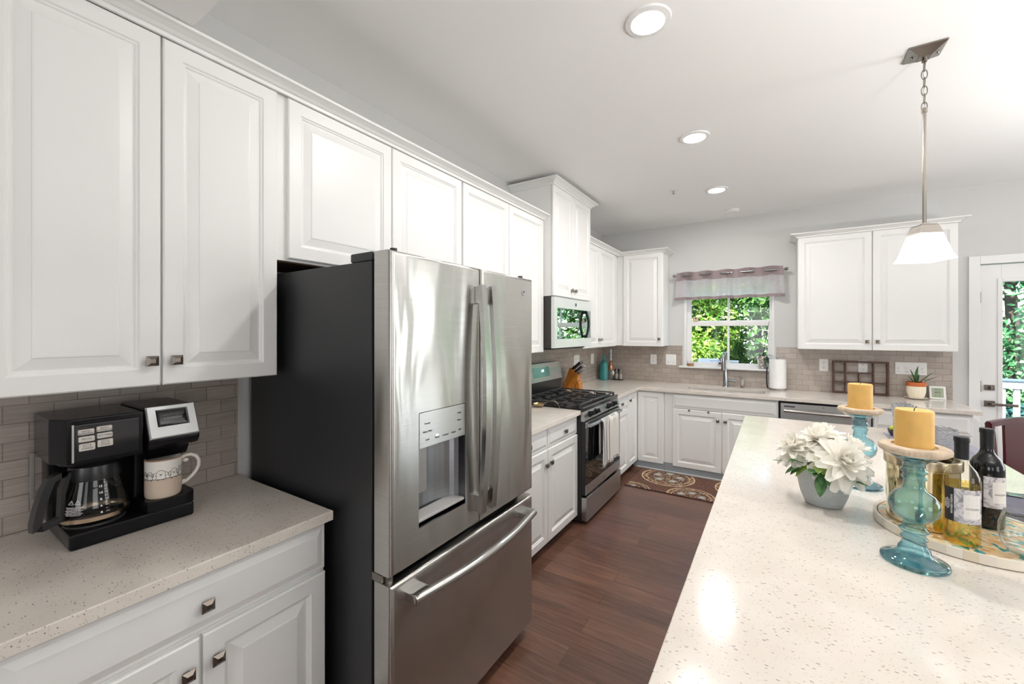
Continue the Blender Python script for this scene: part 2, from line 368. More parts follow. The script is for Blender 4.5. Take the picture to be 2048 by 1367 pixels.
# ------------------------------------------------------------------ cabinet pieces
DOOR = [(0, 0), (0, .015), (.004, .019), (.052, .019), (.056, .014), (.060, .013), (.064, .008), (.068, .008), (.098, .0155), (.100, .0175), (.104, .018)]
DRAW = [(0, 0), (0, .010), (.003, .0125), (.012, .0125), (.032, .019)]
def knob(parent, f, u, v, w=.019):
    b = B(); t = bmesh.new(); L = []
    for h, r in ((0, .007), (.010, .006), (.013, .0135), (.016, .0155), (.019, .0155), (.026, .006)):
        L.append([t.verts.new(f(u+a*r, v+c*r, w+h)) for a, c in ((-1, -1), (1, -1), (1, 1), (-1, 1))])
    for A, D in zip(L, L[1:]):
        for j in range(4): t.faces.new((A[j], A[(j+1) % 4], D[(j+1) % 4], D[j]))
    t.faces.new(L[-1]); b.join(t); return b.build('knob', PEWT, parent, smooth=False)
def front(parent, face, plane, u0, u1, v0, v1, kn=None, name='door', rg=None):
    F = FX if face == 'x' else FY; f = lambda u, v, w: F(u, v, w+plane)
    o = B().rings(u0, u1, v0, v1, rg or (DOOR if name == 'door' else DRAW), f).build(name, WHITE, parent, smooth=False)
    if kn: knob(o, f, *kn)
    return o
def crown(name, path, parent=None, label=None, z=2.487, top=2.527):
    h = top-z; prof = [(0, 0), (.010, 0), (.012, h*.30), (.020, h*.34), (.030, h*.52), (.048, h*.70), (.062, h*.76), (.062, h), (.0, h)]
    pts = [Vector((*p, 0)) for p in path]; t = bmesh.new(); rows = []
    for i, p in enumerate(pts):
        ns = []
        for a, c in ((i-1, i), (i, i+1)):
            if 0 <= a and c < len(pts): d = (pts[c]-pts[a]).normalized(); ns.append(Vector((d.y, -d.x, 0)))
        m = ns[0] if len(ns) == 1 else (ns[0]+ns[1])/(1+ns[0].dot(ns[1]))
        rows.append([t.verts.new(p+m*d+Vector((0, 0, z+q))) for d, q in prof])
    k = len(prof)
    for A, D in zip(rows, rows[1:]):
        for j in range(k): t.faces.new((A[j], A[(j+1) % k], D[(j+1) % k], D[j]))
    t.faces.new(rows[0]); t.faces.new(rows[-1][::-1])
    b = B(); b.join(t)
    o = b.build(name, WHITE, parent, smooth=False) if parent else b.build(name, WHITE, loc=(*path[0], z), smooth=False)
    if label: tag(o, label, 'crown molding')
    return o
UP, UT, UB = .335, 2.487, 1.368
pb = .316; g = 'white upper cabinets'
c = thing('upper_cabinet', 'tall white two-door upper cabinet above the coffee maker', 'cabinet', (.16, -4.9, UB), g)
B().box(.002, pb, -5.275, -4.529, UB+.004, UT+.012, .001).build('body', WHITE, c)
front(c, 'x', pb, -5.268, -4.897, UB, UT, (-4.923, 1.447)); front(c, 'x', pb, -4.891, -4.530, UB, UT, (-4.860, 1.447))
c = thing('upper_cabinet', 'short white two-door cabinet directly above the stainless refrigerator', 'cabinet', (.16, -3.95, 1.83), g)
B().box(.002, pb, -4.526, -3.384, 1.827, UT+.012, .001).build('body', WHITE, c)
B().box(.010, pb-.012, -4.52, -3.39, 1.823, 1.8275).build('underside', UNDERW, c)
front(c, 'x', pb, -4.486, -3.953, 1.837, UT, (-3.985, 1.90)); front(c, 'x', pb, -3.948, -3.392, 1.837, UT, (-3.915, 1.90))
c = thing('upper_cabinet', 'white two-door upper cabinet between the refrigerator cabinet and the raised microwave cabinet', 'cabinet', (.16, -2.85, UB), g)
B().box(.002, pb, -3.381, -2.305, UB+.004, UT+.012, .001).build('body', WHITE, c)
front(c, 'x', pb, -3.377, -2.849, UB, UT, (-2.88, 1.447)); front(c, 'x', pb, -2.840, -2.308, UB, UT, (-2.81, 1.447))
c = thing('upper_cabinet', 'raised tall white two-door cabinet standing above the microwave', 'cabinet', (.2, -1.9, 1.84), g)
B().box(.002, .400, -2.301, -1.472, 1.845, 2.79, .001).build('body', WHITE, c)
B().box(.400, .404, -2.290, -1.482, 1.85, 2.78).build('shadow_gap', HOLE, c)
front(c, 'x', .404, -2.300, -1.900, 1.849, 2.785, (-1.935, 1.917)); front(c, 'x', .404, -1.894, -1.474, 1.849, 2.785, (-1.862, 1.917))
crown('crown', [(.002, -2.301), (.422, -2.301), (.422, -1.472), (.002, -1.472)], c, z=2.782, top=2.832)
c = thing('upper_cabinet', 'white two-door upper cabinet between the microwave and the room corner', 'cabinet', (.16, -.9, UB), g)
B().box(.002, pb, -1.469, -.01, UB+.004, UT+.012, .001).build('body', WHITE, c)
front(c, 'x', pb, -1.460, -.992, UB, UT, (-1.025, 1.455)); front(c, 'x', pb, -.985, -.440, UB, UT, (-.952, 1.455))
c = thing('upper_cabinet', 'white single-door upper cabinet in the corner beside the sink window', 'cabinet', (.6, -.16, UB), g)
B().box(pb+.001, .873, -.316, -.009, UB+.004, UT+.012, .001).build('body', WHITE, c)
front(c, 'y', .316, .400, .868, UB, UT, (.832, 1.455))
c = thing('upper_cabinet', 'white two-door upper cabinet behind the pendant lamp beside the glass door', 'cabinet', (2.75, -.16, UB), g)
B().box(2.187, 3.327, -.316, -.009, UB+.004, UT+.012, .001).build('body', WHITE, c)
front(c, 'y', .316, 2.190, 2.757, UB, UT, (2.722, 1.449)); front(c, 'y', .316, 2.764, 3.325, UB, UT, (2.797, 1.449))
crown('crown', [(2.187, -.009), (2.187, -.335), (3.327, -.335), (3.327, -.009)], c)
crown('crown_molding', [(.335, -5.275), (.335, -2.303)], label='long white crown molding running above the coffee maker and refrigerator cabinets')
crown('crown_molding', [(.335, -1.471), (.335, -.335), (.875, -.335), (.875, -.009)], label='white crown molding turning the corner over the cabinets beside the window')
# ------------------------------------------------------------------ base cabinets
BP = .646; g = 'white base cabinets'; BT, BB = .866, .078
def toe(c, x0, x1, y0, y1, m): B().box(x0, x1, y0, y1, 0, .099).build('toe_kick', m, c)
c = thing('base_cabinet', 'white base cabinet with wide drawer and two doors under the coffee maker counter', 'cabinet', (.33, -4.9, 0), g)
B().box(.002, BP, -5.315, -4.534, .10, .880, .001).build('body', WHITE, c); toe(c, .02, .58, -5.31, -4.54, TOEW)
front(c, 'x', BP, -5.270, -4.537, .712, BT, (-4.899, .786), 'drawer')
front(c, 'x', BP, -5.270, -4.912, BB, .701, (-4.944, .622)); front(c, 'x', BP, -4.904, -4.538, BB, .701, (-4.873, .624))
c = thing('base_cabinet', 'white base cabinet with two drawers and two doors between refrigerator and range', 'cabinet', (.33, -2.9, 0), g)
B().box(.002, BP, -3.545, -2.349, .10, .880, .001).build('body', WHITE, c); toe(c, .02, .60, -3.54, -2.352, TOEW)
front(c, 'x', BP, -3.40, -2.862, .735, BT, (-3.13, .80), 'drawer'); front(c, 'x', BP, -2.853, -2.322, .735, BT, (-2.588, .798), 'drawer') if False else front(c, 'x', BP, -2.853, -2.352, .735, BT, (-2.588, .798), 'drawer')
front(c, 'x', BP, -3.40, -2.862, BB, .724, (-2.893, .622)); front(c, 'x', BP, -2.853, -2.352, BB, .724, (-2.822, .626))
c = thing('base_cabinet', 'narrow white base cabinet with drawer on the window side of the range', 'cabinet', (.33, -1.25, 0), g)
B().box(.002, BP, -1.486, -1.004, .10, .880, .001).build('body', WHITE, c); toe(c, .02, .60, -1.483, -1.006, TOEW)
front(c, 'x', BP, -1.470, -1.009, .735, BT, (-1.24, .80), 'drawer'); front(c, 'x', BP, -1.470, -1.009, BB, .724, (-1.44, .65))
c = thing('base_cabinet', 'white corner base cabinet with a folding door meeting at the inside corner', 'cabinet', (.5, -.5, 0), g)
b = B(); b.box(.002, BP, -1.001, -.002, .10, .880); b.box(BP, .957, -.645, -.002, .10, .880); b.build('body', WHITE, c); toe(c, .02, .60, -1.0, -.66, TOEW)
front(c, 'x', BP, -1.000, -.671, BB, BT, (-.965, .80)); front(c, 'y', .646, .671, .948, BB, BT)
B().box(.62, .957, -.655, -.02, 0, .099).build('toe_kick', TOEG, c); B().box(.66, .957, -.668, -.655, 0, .016, .004).build('shoe_molding', P('pale_shoe_molding_b', '#c9cac9', .5), c)
c = thing('base_cabinet', 'white sink base cabinet with false drawer front and two doors', 'cabinet', (1.5, -.33, 0), g)
B().box(.960, 2.020, -.646, -.002, .10, .700, .001).build('body', WHITE, c)
b = B(); b.box(.960, 2.020, -.646, -.60, .700, .880, .001); b.build('face_frame', WHITE, c)
B().box(.960, 2.020, -.655, -.02, 0, .099).build('toe_kick', TOEG, c)
SHOE = P('pale_shoe_molding', '#c9cac9', .5); B().box(.960, 2.020, -.668, -.655, 0, .016, .004).build('shoe_molding', SHOE, c)
front(c, 'y', .646, 1.047, 2.010, .715, BT, None, 'drawer')
dd = front(c, 'y', .646, 1.047, 1.525, BB, .704, (1.493, .622)); front(c, 'y', .646, 1.533, 2.010, BB, .704, (1.562, .622))
for x in (1.215, 1.405): B().box(x-.009, x+.009, -.672, -.645, .690, .706, .002).build('over_door_hook', NICK, dd)
c = thing('base_cabinet', 'white three-drawer base cabinet at the counter end near the glass door', 'cabinet', (3.0, -.33, 0), g)
B().box(2.716, 3.327, -.646, -.002, .10, .880, .001).build('body', WHITE, c); B().box(2.716, 3.32, -.60, -.02, 0, .099).build('toe_kick', TOEG, c)
front(c, 'y', .646, 2.722, 3.320, .706, BT, (3.02, .785), 'drawer'); front(c, 'y', .646, 2.722, 3.320, .40, .696, (3.02, .55), 'drawer'); front(c, 'y', .646, 2.722, 3.320, BB, .39, (3.02, .24), 'drawer')
# ------------------------------------------------------------------ quartz worktops
def slab(name, xs, ys, holes, z0, z1, label, loc, extra=None):
    t = bmesh.new(); V = {}; F = []
    def vv(i, j):
        if (i, j) not in V: V[i, j] = t.verts.new((xs[i], ys[j], z1))
        return V[i, j]
    for i in range(len(xs)-1):
        for j in range(len(ys)-1):
            if (i, j) not in holes: F.append(t.faces.new((vv(i, j), vv(i+1, j), vv(i+1, j+1), vv(i, j+1))))
    r = bmesh.ops.extrude_face_region(t, geom=F); 
    for v in [e for e in r['geom'] if isinstance(e, bmesh.types.BMVert)]: v.co.z = z0
    bmesh.ops.recalc_face_normals(t, faces=t.faces[:])
    ed = [e for e in t.edges if len(e.link_faces) == 2 and e.calc_face_angle(0) > 1 and min(v.co.z for v in e.verts) > z1-.001]
    bmesh.ops.bevel(t, geom=ed, offset=.003, segments=2, affect='EDGES', profile=.5)
    b = B(); b.join(t)
    if extra: extra(b)
    return tag(b.build(name, QUARTZ, loc=loc, smooth=False), label, 'countertop')
slab('countertop', [.0085, .690], [-5.32, -4.526], (), .882, .915, 'speckled quartz countertop under the coffee maker', (.35, -4.9, .882))
slab('countertop', [.0085, .690], [-3.55, -2.347], (), .882, .915, 'speckled quartz countertop between refrigerator and gas range', (.35, -2.9, .882))
SX0, SX1, SY0, SY1 = 1.165, 1.905, -.515, -.245
def corners(b):
    for x, y, sx, sy in ((SX0, SY0, 1, 1), (SX1, SY0, -1, 1), (SX1, SY1, -1, -1), (SX0, SY1, 1, -1)):
        r = .05; pts = [(0, 0)]+[(r-r*math.sin(a*PI/12), r-r*math.cos(a*PI/12)) for a in range(0, 7)]
        b.prism(pts, lambda u, v, k: Vector((x+sx*u, y+sy*v, .8825+k*.0322)))
slab('countertop', [.0085, .690, SX0, SX1, 3.367], [-1.487, -.690, SY0, SY1, -.0085], {(1, 0), (2, 0), (3, 0), (2, 2)}, .882, .915, 'long L-shaped speckled quartz countertop holding the sink', (1.5, -.35, .882), corners)
slab('island_countertop', [1.803, 2.909], [-4.95, -1.85], (), .880, .915, 'large cream quartz island countertop with the flowers and candles', (2.3, -3.4, .88))
c = thing('island_cabinet', 'wide island base cabinet beneath the big quartz slab', 'cabinet', (2.3, -3.4, 0))
B().box(1.835, 2.62, -4.92, -1.88, .10, .879, .002).build('body', WHITE, c); B().box(1.88, 2.60, -4.88, -1.93, 0, .10).build('toe_kick', TOEW, c)
for i in range(5): 
    y = -4.90+i*.604
    B().rings(-(y+.596), -y, .12, .86, DOOR, lambda u, v, w: Vector((1.835-w, -u, v))).build('door', WHITE, c, smooth=False)
# sink basin
c = thing('kitchen_sink', 'stainless undermount sink set in the countertop below the window', 'sink', (1.535, -.385, .72))
b = B(); x0, x1, y0, y1 = SX0-.012, SX1+.012, SY0-.012, SY1+.012
F4 = lambda u, v, w: Vector((u, v, w))
b.rings(x0, x1, y0, y1, [(-.015, .881), (0, .881), (.004, .86), (.012, .73), (.03, .715)], F4, back=False); b.build('basin', steel('sink_steel', '#5f6062', .35), c, smooth=False)
B().cyl((1.535, -.385, .714), (1.535, -.385, .719), .045).build('drain', CHROME, c)
# ------------------------------------------------------------------ refrigerator
fr = thing('refrigerator', 'stainless french-door refrigerator with black sides and bottom freezer drawer', 'refrigerator', (.45, -4.03, 0))
FY0, FY1, FXF = -4.49, -3.565, .945
b = B(); b.box(.04, .850, FY0, FY1, .03, 1.779, .004); b.box(.10, .80, FY0+.02, FY1-.02, 0, .03); b.build('body', DKGREY, fr)
B().box(.850, .863, FY0+.012, FY1-.012, .06, 1.775).build('gasket', GASK, fr)
for y0, y1 in ((FY0, FY0+.10), (FY1-.10, FY1)):
    o = B().box(.735, .852, y0, y1, 1.7795, 1.811, .006).build('hinge_cover', DKGREY, fr)
    b = B(); b.box(.852, .905, y0+.03, y1-.03, 1.790, 1.806, .004); b.cyl((.90, (y0+y1)/2, 1.785), (.90, (y0+y1)/2, 1.822), .012); b.build('hinge_pin', HOLE, o)
def fdoor(name, y0, y1, z0, z1, hole=None):
    """door skin with rounded edges; the front may carry a rectangular opening"""
    t = bmesh.new(); L = []
    for i, w in [(0, .863), (0, .928), (.003, .938), (.008, .943), (.016, FXF)]:
        L.append([t.verts.new((w, y, z)) for y, z in ((y0+i, z0+i), (y1-i, z0+i), (y1-i, z1-i), (y0+i, z1-i))])
    if hole: h0, h1, h2, h3 = hole; L.append([t.verts.new((FXF, y, z)) for y, z in ((h0, h2), (h1, h2), (h1, h3), (h0, h3))])
    t.faces.new(L[0])
    for A, D in zip(L, L[1:]):
        for j in range(4): t.faces.new((A[j], A[(j+1) % 4], D[(j+1) % 4], D[j]))
    if not hole: t.faces.new(L[-1])
    b = B(); b.join(t); return b.build(name, STEEL, fr, ang=.9)
H = (-4.367, -4.111, .852, 1.255)
dl = fdoor('door', FY0, -4.0085, .736, 1.808, H)
dr = fdoor('door', -3.9995, FY1, .736, 1.808)
fz = fdoor('freezer_drawer', FY0, FY1, .060, .706)
# dispenser alcove in the near door
SILVP = steel('dispenser_panel', '#c6c5c2', .32)
o = B(); o.box(.930, FXF+.001, H[0]+.002, H[1]-.002, 1.127, 1.253, .002); cp = o.build('control_panel', SILVP, dl)
F = lambda y, z: (lambda u, v, w: Vector((FXF+.0015+w, y+u, z+v)))
for s, y, z in (('Freezer', -4.325, 1.212), ('Water Filter', -4.325, 1.183), ('Lock', -4.325, 1.154), ('Fridge', -4.150, 1.222), ('Alarm', -4.150, 1.194), ('Water', -4.275, 1.152), ('Crushed', -4.23, 1.152), ('Cubed', -4.185, 1.152), ('Light', -4.146, 1.156)):
    text(s, .0095, PRINT, cp, F(y, z))
B().box(FXF, FXF+.002, -4.283, -4.269, 1.159, 1.163).build('indicator_light', P('small_white_lamp', (1, 1, 1), emit=(1, 1, 1), estr=1.5), dl)
b = B(); n = 14; yc = (H[0]+H[1])/2; hw = (H[1]-H[0])/2; pr = []
for i in range(n+1):
    a = PI*i/n; pr.append((FXF-.008-.072*math.sin(a)**.7, yc-hw*math.cos(a)))
for (xa, ya), (xb, yb) in zip(pr, pr[1:]): b.face([(xa, ya, H[2]), (xb, yb, H[2]), (xb, yb, 1.127), (xa, ya, 1.127)])
b.face([(x, y, 1.127) for x, y in pr]); b.face([(x, y, H[2]+.012) for x, y in pr])
for y in (H[0], H[1]): b.face([(FXF-.008, y, H[2]), (FXF, y, H[2]), (FXF, y, 1.255), (FXF-.008, y, 1.255)])
b.face([(FXF-.008, H[0], H[2]), (FXF, H[0], H[2]), (FXF, H[1], H[2]), (FXF-.008, H[1], H[2])])
b.build('dispenser_alcove', steel('alcove_steel', '#8f9094', .3), dl, recalc=False)
B().box(.875, FXF-.003, H[0]+.003, H[1]-.003, .868, .878, .002).build('drip_tray', P('drip_tray_silver', '#c9c7c4', .4, .3), dl)
o = B().box(.900, .912, -4.345, -4.292, .955, 1.127, .004).build('dispenser_paddle', SILV, dl)
B().box(.885, .898, -4.362, -4.347, .95, 1.127).build('paddle_slot', HOLE, dl)
B().sphere((.915, -4.235, 1.122), .008, 12).build('nozzle', CHROME, dl)
# bowed handles
HB = steel('handle_stainless', '#c3c2bf', .2)
for d, yc in ((dl, -4.041), (dr, -3.969)):
    pts = []; m = 24
    for i in range(m+1):
        k = i/m; pts.append((.976+.026*math.sin(PI*k), yc, .795+k*(1.731-.795)))
    b = B(); b.tube(pts, 1, rect=(.034, .020), up=(1, 0, 0))
    for z in (.835, 1.69): b.box(.943, .972, yc-.015, yc+.015, z-.036, z+.036, .004)
    b.build('handle', HB, d, ang=.7)
pts = [(.988+.040*math.sin(PI*i/24), -4.43+.80*i/24, .650) for i in range(25)]
b = B(); b.tube(pts, 1, rect=(.036, .022), up=(1, 0, 0)) if False else b.tube(pts, .0175, seg=14)
for y in (-4.395, -3.665): b.box(.943, 1.0, y-.036, y+.036, .634, .667, .005)
b.build('handle', HB, fz, ang=.7)
b = B(); b.lathe([(0, 0), (.0165, 0), (.0165, .002), (.0145, .003), (.0135, .002), (0, .002)], M=Matrix.Translation((FXF, -3.657, 1.735)) @ Matrix.Rotation(PI/2, 4, 'Y'), seg=32)
lo = b.build('round_emblem', SILV, dr); text('GE', .017, PRINT, lo, lambda u, v, w: Vector((FXF+.0025+w, -3.657+u, 1.735+v)))
b = B(); b.box(.852, .90, FY0-.001, FY0+.03, .708, .734); b.cyl((.905, FY0+.025, .706), (.905, FY0+.025, .738), .014); b.build('center_hinge', NICK, fr)
# ------------------------------------------------------------------ gas range
RY0, RY1 = -2.344, -1.490
rg = thing('gas_range', 'stainless gas range with black grates and a towel on its oven handle', 'range', (.36, -1.92, 0))
b = B(); b.box(.02, .690, RY0+.003, RY1-.003, .03, .905); b.box(.10, .62, RY0+.03, RY1-.03, 0, .03); b.build('body', BLACKM, rg)
ct = B().box(.085, .694, RY0, RY1, .905, .925, .004).build('cooktop', P('black_enamel', (.010, .010, .011), .16), rg)
B().prism([(.672, .920), (.700, .938), (.712, .930), (.704, .900), (.690, .898)], lambda x, z, k: Vector((x, RY0+(RY1-RY0)*k, z))).build('front_trim', P('dark_trim_steel', '#4e4e4f', .3, .8), rg)
fa = B().prism([(.690, .902), (.704, .902), (.727, .838), (.715, .826), (.690, .826)], lambda x, z, k: Vector((x, RY0+(RY1-RY0)*k, z))).build('knob_panel', STEEL2, rg)
nd = Vector((.94, 0, .34)).normalized()
for y in (-2.225, -2.095, -1.785, -1.655):
    p = Vector((.716, y, .870)); b = B(); b.cyl(p, p+nd*.012, .025, .023, 24); b.cyl(p+nd*.012, p+nd*.034, .019, .016, 24)
    M = Matrix.Translation(p+nd*.034) @ nd.to_track_quat('Z', 'Y').to_matrix().to_4x4(); b.box(-.006, .006, -.017, .017, 0, .010, .002, M=M); b.build('burner_knob', BLACK, rg)
# burners and grates
gw = (RY1-RY0-.04)/3
for i in range(3):
    y0 = RY0+.02+gw*i+.003; y1 = y0+gw-.006; x0, x1 = .115, .672; z = .956
    b = B(); r = .0055
    for y in (y0, y1): b.box(x0, x1, y-r, y+r, z-.008, z+.006, .002)
    for x in (x0, x1, (x0+x1)/2): b.box(x-r, x+r, y0, y1, z-.008, z+.006, .002)
    ym = (y0+y1)/2
    for xc in ((x0*.72+x1*.28), (x0*.28+x1*.72)):
        for s in (-1, 1):
            b.box(xc-r, xc+r, ym+s*.035, y0 if s < 0 else y1, z-.008, z+.008, .002)
        for s in (-1, 1): b.box(xc+s*.03, xc+s*.13, ym-r, ym+r, z-.008, z+.008, .002)
    for x in (x0, x1):
        for y in (y0, y1): b.box(x-.008, x+.008, y-.008, y+.008, .925, z)
    b.build('grate', IRON, rg)
    for xc in ((x0*.72+x1*.28), (x0*.28+x1*.72)):
        if i == 1 and xc < .35: continue
        b = B(); b.cyl((xc, ym, .925), (xc, ym, .931), .052, .050, 28); b.cyl((xc, ym, .931), (xc, ym, .938), .038, .034, 28); b.build('burner', IRON, rg)
# oven door, drawer, handle
b = B(); b.box(.692, .726, RY0+.004, RY1-.004, .240, .822, .003); od = b.build('oven_door', BLACKM, rg)
B().box(.7262, .729, RY0+.004, RY1-.004, .322, .772).build('door_glass', GLOSSB, od)
B().box(.726, .731, RY0+.004, RY1-.004, .774, .820, .001).build('top_band', STEEL2, od)
lb = B().box(.726, .731, RY0+.004, RY1-.004, .242, .320, .001).build('lower_band', STEEL2, od)
lo = B().lathe([(0, 0), (.0165, 0), (.0165, .002), (.0145, .003), (.0135, .002), (0, .002)], M=Matrix.Translation((.731, -1.93, .281)) @ Matrix.Rotation(PI/2, 4, 'Y'), seg=32).build('round_emblem', SILV, od)
text('GE', .017, PRINT, lo, lambda u, v, w: Vector((.7335+w, -1.93+u, .281+v)))
b = B(); b.tube([(.760+.008*math.sin(PI*i/12), -2.318+.776*i/12, .797) for i in range(13)], .0135, 14)
for y in (-2.305, -1.555): b.box(.728, .765, y-.016, y+.016, .783, .811, .004)
b.build('oven_handle', STEEL2, od, ang=.7)
b = B(); b.box(.692, .738, RY0+.004, RY1-.004, .036, .222, .004); b.build('storage_drawer', STEEL2, rg)
# slanted backguard
b = B(); b.prism([(.02, .925), (.098, .925), (.114, 1.062), (.085, 1.236), (.03, 1.236), (.02, 1.225)], lambda x, z, k: Vector((x, RY0+.004+(RY1-RY0-.008)*k, z))); bg = b.build('backguard', BLACK, rg)
sl = lambda z: .1145-(z-1.062)*.029/.174
b = B(); b.prism([(sl(1.066), 1.066), (sl(1.234), 1.234), (sl(1.234)+.004, 1.236), (sl(1.066)+.004, 1.066)], lambda x, z, k: Vector((x, RY0+.004+(RY1-RY0-.008)*k, z))); b.build('control_panel', STEEL2, rg)
SCR = P('oven_clock_screen', '#3f6f66', .1, emit='#3f7d70', estr=.25)
ds = B(); ds.prism([(sl(1.108)+.004, 1.108), (sl(1.200)+.004, 1.200), (sl(1.200)+.006, 1.200), (sl(1.108)+.006, 1.108)], lambda x, z, k: Vector((x, -2.08+.32*k, z))); dso = ds.build('clock_display', SCR, rg)
text('1:38', .034, P('lit_digits', (1, 1, 1), emit=(.9, 1, 1), estr=2), dso, lambda u, v, w: Vector((sl(1.165+v)+.0064+w, -1.90+u, 1.165+v)), 'clock_digits')
# ------------------------------------------------------------------ towel on the oven handle
TOW = NT('woven_towel'); sv = TOW.n('NewGeometry'); ss = TOW.n('SeparateXYZ'); TOW.l(sv.outputs['Position'], ss.inputs[0])
wv = TOW.math('SINE', TOW.math('MULTIPLY', ss.outputs[1], 210)); st = TOW.math('GREATER_THAN', wv, .45); lm = TOW.math('LESS_THAN', ss.outputs[1], -1.945)
TOW.base(TOW.mix(TOW.math('MULTIPLY', st, lm), '#d8d4cd', '#77777c')); TOW.p.inputs['Roughness'].default_value = .9; TOW.bump(TOW.noise(TOW.pos(), 320, 2), .6, .004)
tw = thing('dish_towel', 'white fringed dish towel with grey stripes hanging over the oven handle', 'towel', (.775, -1.88, .62))
def cloth(yA, yB, zb, xo, name, ny=40, back=False):
    t = bmesh.new(); R = []; zs = [.8145-(.8145-zb)*j/16 for j in range(17)]
    for j, z in enumerate(zs):
        row = []
        for i in range(ny+1):
            k = i/ny; q = j/16; sp = 1+.08*q
            y = (yA+yB)/2+(k-.5)*(yB-yA)*sp; x = xo+.009*math.sin(k*15+.6*q)*min(1, q*3+.25)+.004*math.sin(k*37)
            if j == 0: x = .768
            row.append(t.verts.new((x, y, z)))
        R.append(row)
    for A, D in zip(R, R[1:]):
        for i in range(ny): t.faces.new((A[i], A[i+1], D[i+1], D[i]))
    b = B(); b.join(t); o = b.build(name, TOW.m, tw, ang=2)
    md = o.modifiers.new('thickness', 'SOLIDIFY'); md.thickness = .003; return o
fp = cloth(-2.12, -1.715, .445, .792, 'front_panel'); cloth(-2.10, -1.74, .52, .747, 'back_panel')
b = B(); random.seed(3)
for i in range(64):
    k = i/63; y = -1.9175+(k-.5)*.405*1.08; x = .792+.009*math.sin(k*15+.6)+.004*math.sin(k*37)
    b.tube([(x, y, .447), (x+random.uniform(-.003, .003), y+random.uniform(-.003, .003), .433), (x+random.uniform(-.004, .004), y+random.uniform(-.006, .006), .420)], .0016, 5)
b.build('fringe', P('towel_fringe', '#d8d4cd', .9), fp)
# ------------------------------------------------------------------ microwave
mw = thing('microwave', 'stainless over-the-range microwave with reflective dark glass door', 'microwave', (.22, -1.89, 1.40))
b = B(); b.box(.01, .404, -2.300, -1.480, 1.400, 1.842, .002); b.build('body', P('microwave_case', (.035, .031, .028), .5), mw)
b = B()
for z in (1.44, 1.76): b.cyl((.33, -2.3005, z), (.33, -2.302, z), .007)
b.build('side_screw', HOLE, mw)
STL = steel('pale_stainless', '#dfe3e2', .3, metal=.3)
b = B(); b.box(.404, .4345, -2.304, -1.478, 1.402, 1.480, .002); b.box(.404, .4345, -2.304, -1.478, 1.746, 1.838, .002); b.box(.404, .4345, -2.304, -2.250, 1.480, 1.746); b.box(.404, .4345, -1.500, -1.478, 1.480, 1.746); mf = b.build('door_frame', STL, mw)
MG = P('microwave_mirror_glass', (.02, .035, .032), .02, spec=1.0, coat=1); 
tmg = NT('microwave_mirror_glass_b'); tmg.p.inputs['Metallic'].default_value = 1; tmg.p.inputs['Roughness'].default_value = .015; tmg.base((.50, .58, .56))
B().box(.404, .4335, -2.250, -1.500, 1.480, 1.746).build('door_glass', tmg.m, mw)
b = B(); b.tube([(.452+.024*math.sin(PI*i/16), -1.655, 1.487+.252*i/16) for i in range(17)], 1, rect=(.026, .016), up=(1, 0, 0))
for z in (1.497, 1.729): b.box(.433, .458, -1.668, -1.642, z-.012, z+.012, .002)
b.build('handle', P('dark_bar_handle', '#39393b', .15, 1), mw)
B().box(.434, .436, -1.640, -1.502, 1.482, 1.744).build('keypad_strip', P('keypad_black_gloss', '#4b4b4c', .12, 1), mw) if False else None
lo = B().lathe([(0, 0), (.017, 0), (.017, .002), (.015, .003), (.014, .002), (0, .002)], M=Matrix.Translation((.4345, -1.863, 1.79)) @ Matrix.Rotation(PI/2, 4, 'Y'), seg=32).build('round_emblem', P('emblem_grey', '#7f8486', .3, .8), mf)
text('GE', .017, PRINT, lo, lambda u, v, w: Vector((.437+w, -1.863+u, 1.79+v)))
b = B(); b.box(.05, .38, -2.25, -1.53, 1.388, 1.400); b.build('vent_filter', BLACKM, mw)
# ------------------------------------------------------------------ dishwasher
dw = thing('dishwasher', 'stainless dishwasher with a full-width bar handle under the far counter', 'dishwasher', (2.37, -.33, 0))
B().box(2.026, 2.712, -.630, -.02, .02, .872).build('tub', BLACKM, dw)
do = B().box(2.036, 2.704, -.668, -.632, .105, .858, .004).build('door', STEELD, dw)
b = B(); b.tube([(2.065+.61*i/12, -.690-.020*math.sin(PI*i/12), .790) for i in range(13)], .0145, 14)
for x in (2.075, 2.665): b.box(x-.014, x+.014, -.695, -.667, .779, .801, .003)
b.build('handle', steel('handle_bar_steel', '#c9c7c2', .22), do)
B().box(2.065, 2.15, -.6686, -.6675, .823, .836).build('badge_strip', PRINT, do); B().box(2.36, 2.375, -.6686, -.6675, .838, .842).build('indicator', PRINT, do)
B().box(2.036, 2.704, -.60, -.58, .0, .10).build('toe_kick', BLACKM, dw)
# ------------------------------------------------------------------ coffee maker
cm = thing('coffee_maker', 'black two-way coffee maker with silver pod lid and glass carafe side', 'coffee maker', (.21, -4.95, .915))
CB = P('coffee_maker_black', (.004, .004, .005), .2, spec=.22)
b = B(); b.box(.055, .318, -5.098, -4.80, .915, .962, .008); b.build('base', CB, cm)
b = B(); b.cyl((.225, -5.025, .962), (.225, -5.025, .966), .070, .068, 40); b.build('hot_plate', BLACKM, cm)
b = B(); b.box(.050, .135, -5.110, -4.80, .95, 1.25, .012); b.box(.13, .225, -4.935, -4.800, .95, 1.18, .010); b.build('rear_column', CB, cm)
def ypr(b, pts, y0, y1, bev=0): return b.prism(pts, lambda x, z, k: Vector((x, y0+(y1-y0)*k, z)), bev)
hd = B(); hd.prism([(-5.125, .05), (-5.125, .245), (-5.098, .306), (-4.93, .306), (-4.93, .05)], lambda y, x, k: Vector((x, y, 1.157+k*.130)), .006)
hd.prism([(-5.118, .05), (-5.105, .26), (-5.085, .29), (-4.93, .29), (-4.93, .05)], lambda y, x, k: Vector((x, y, 1.150+k*.01)))
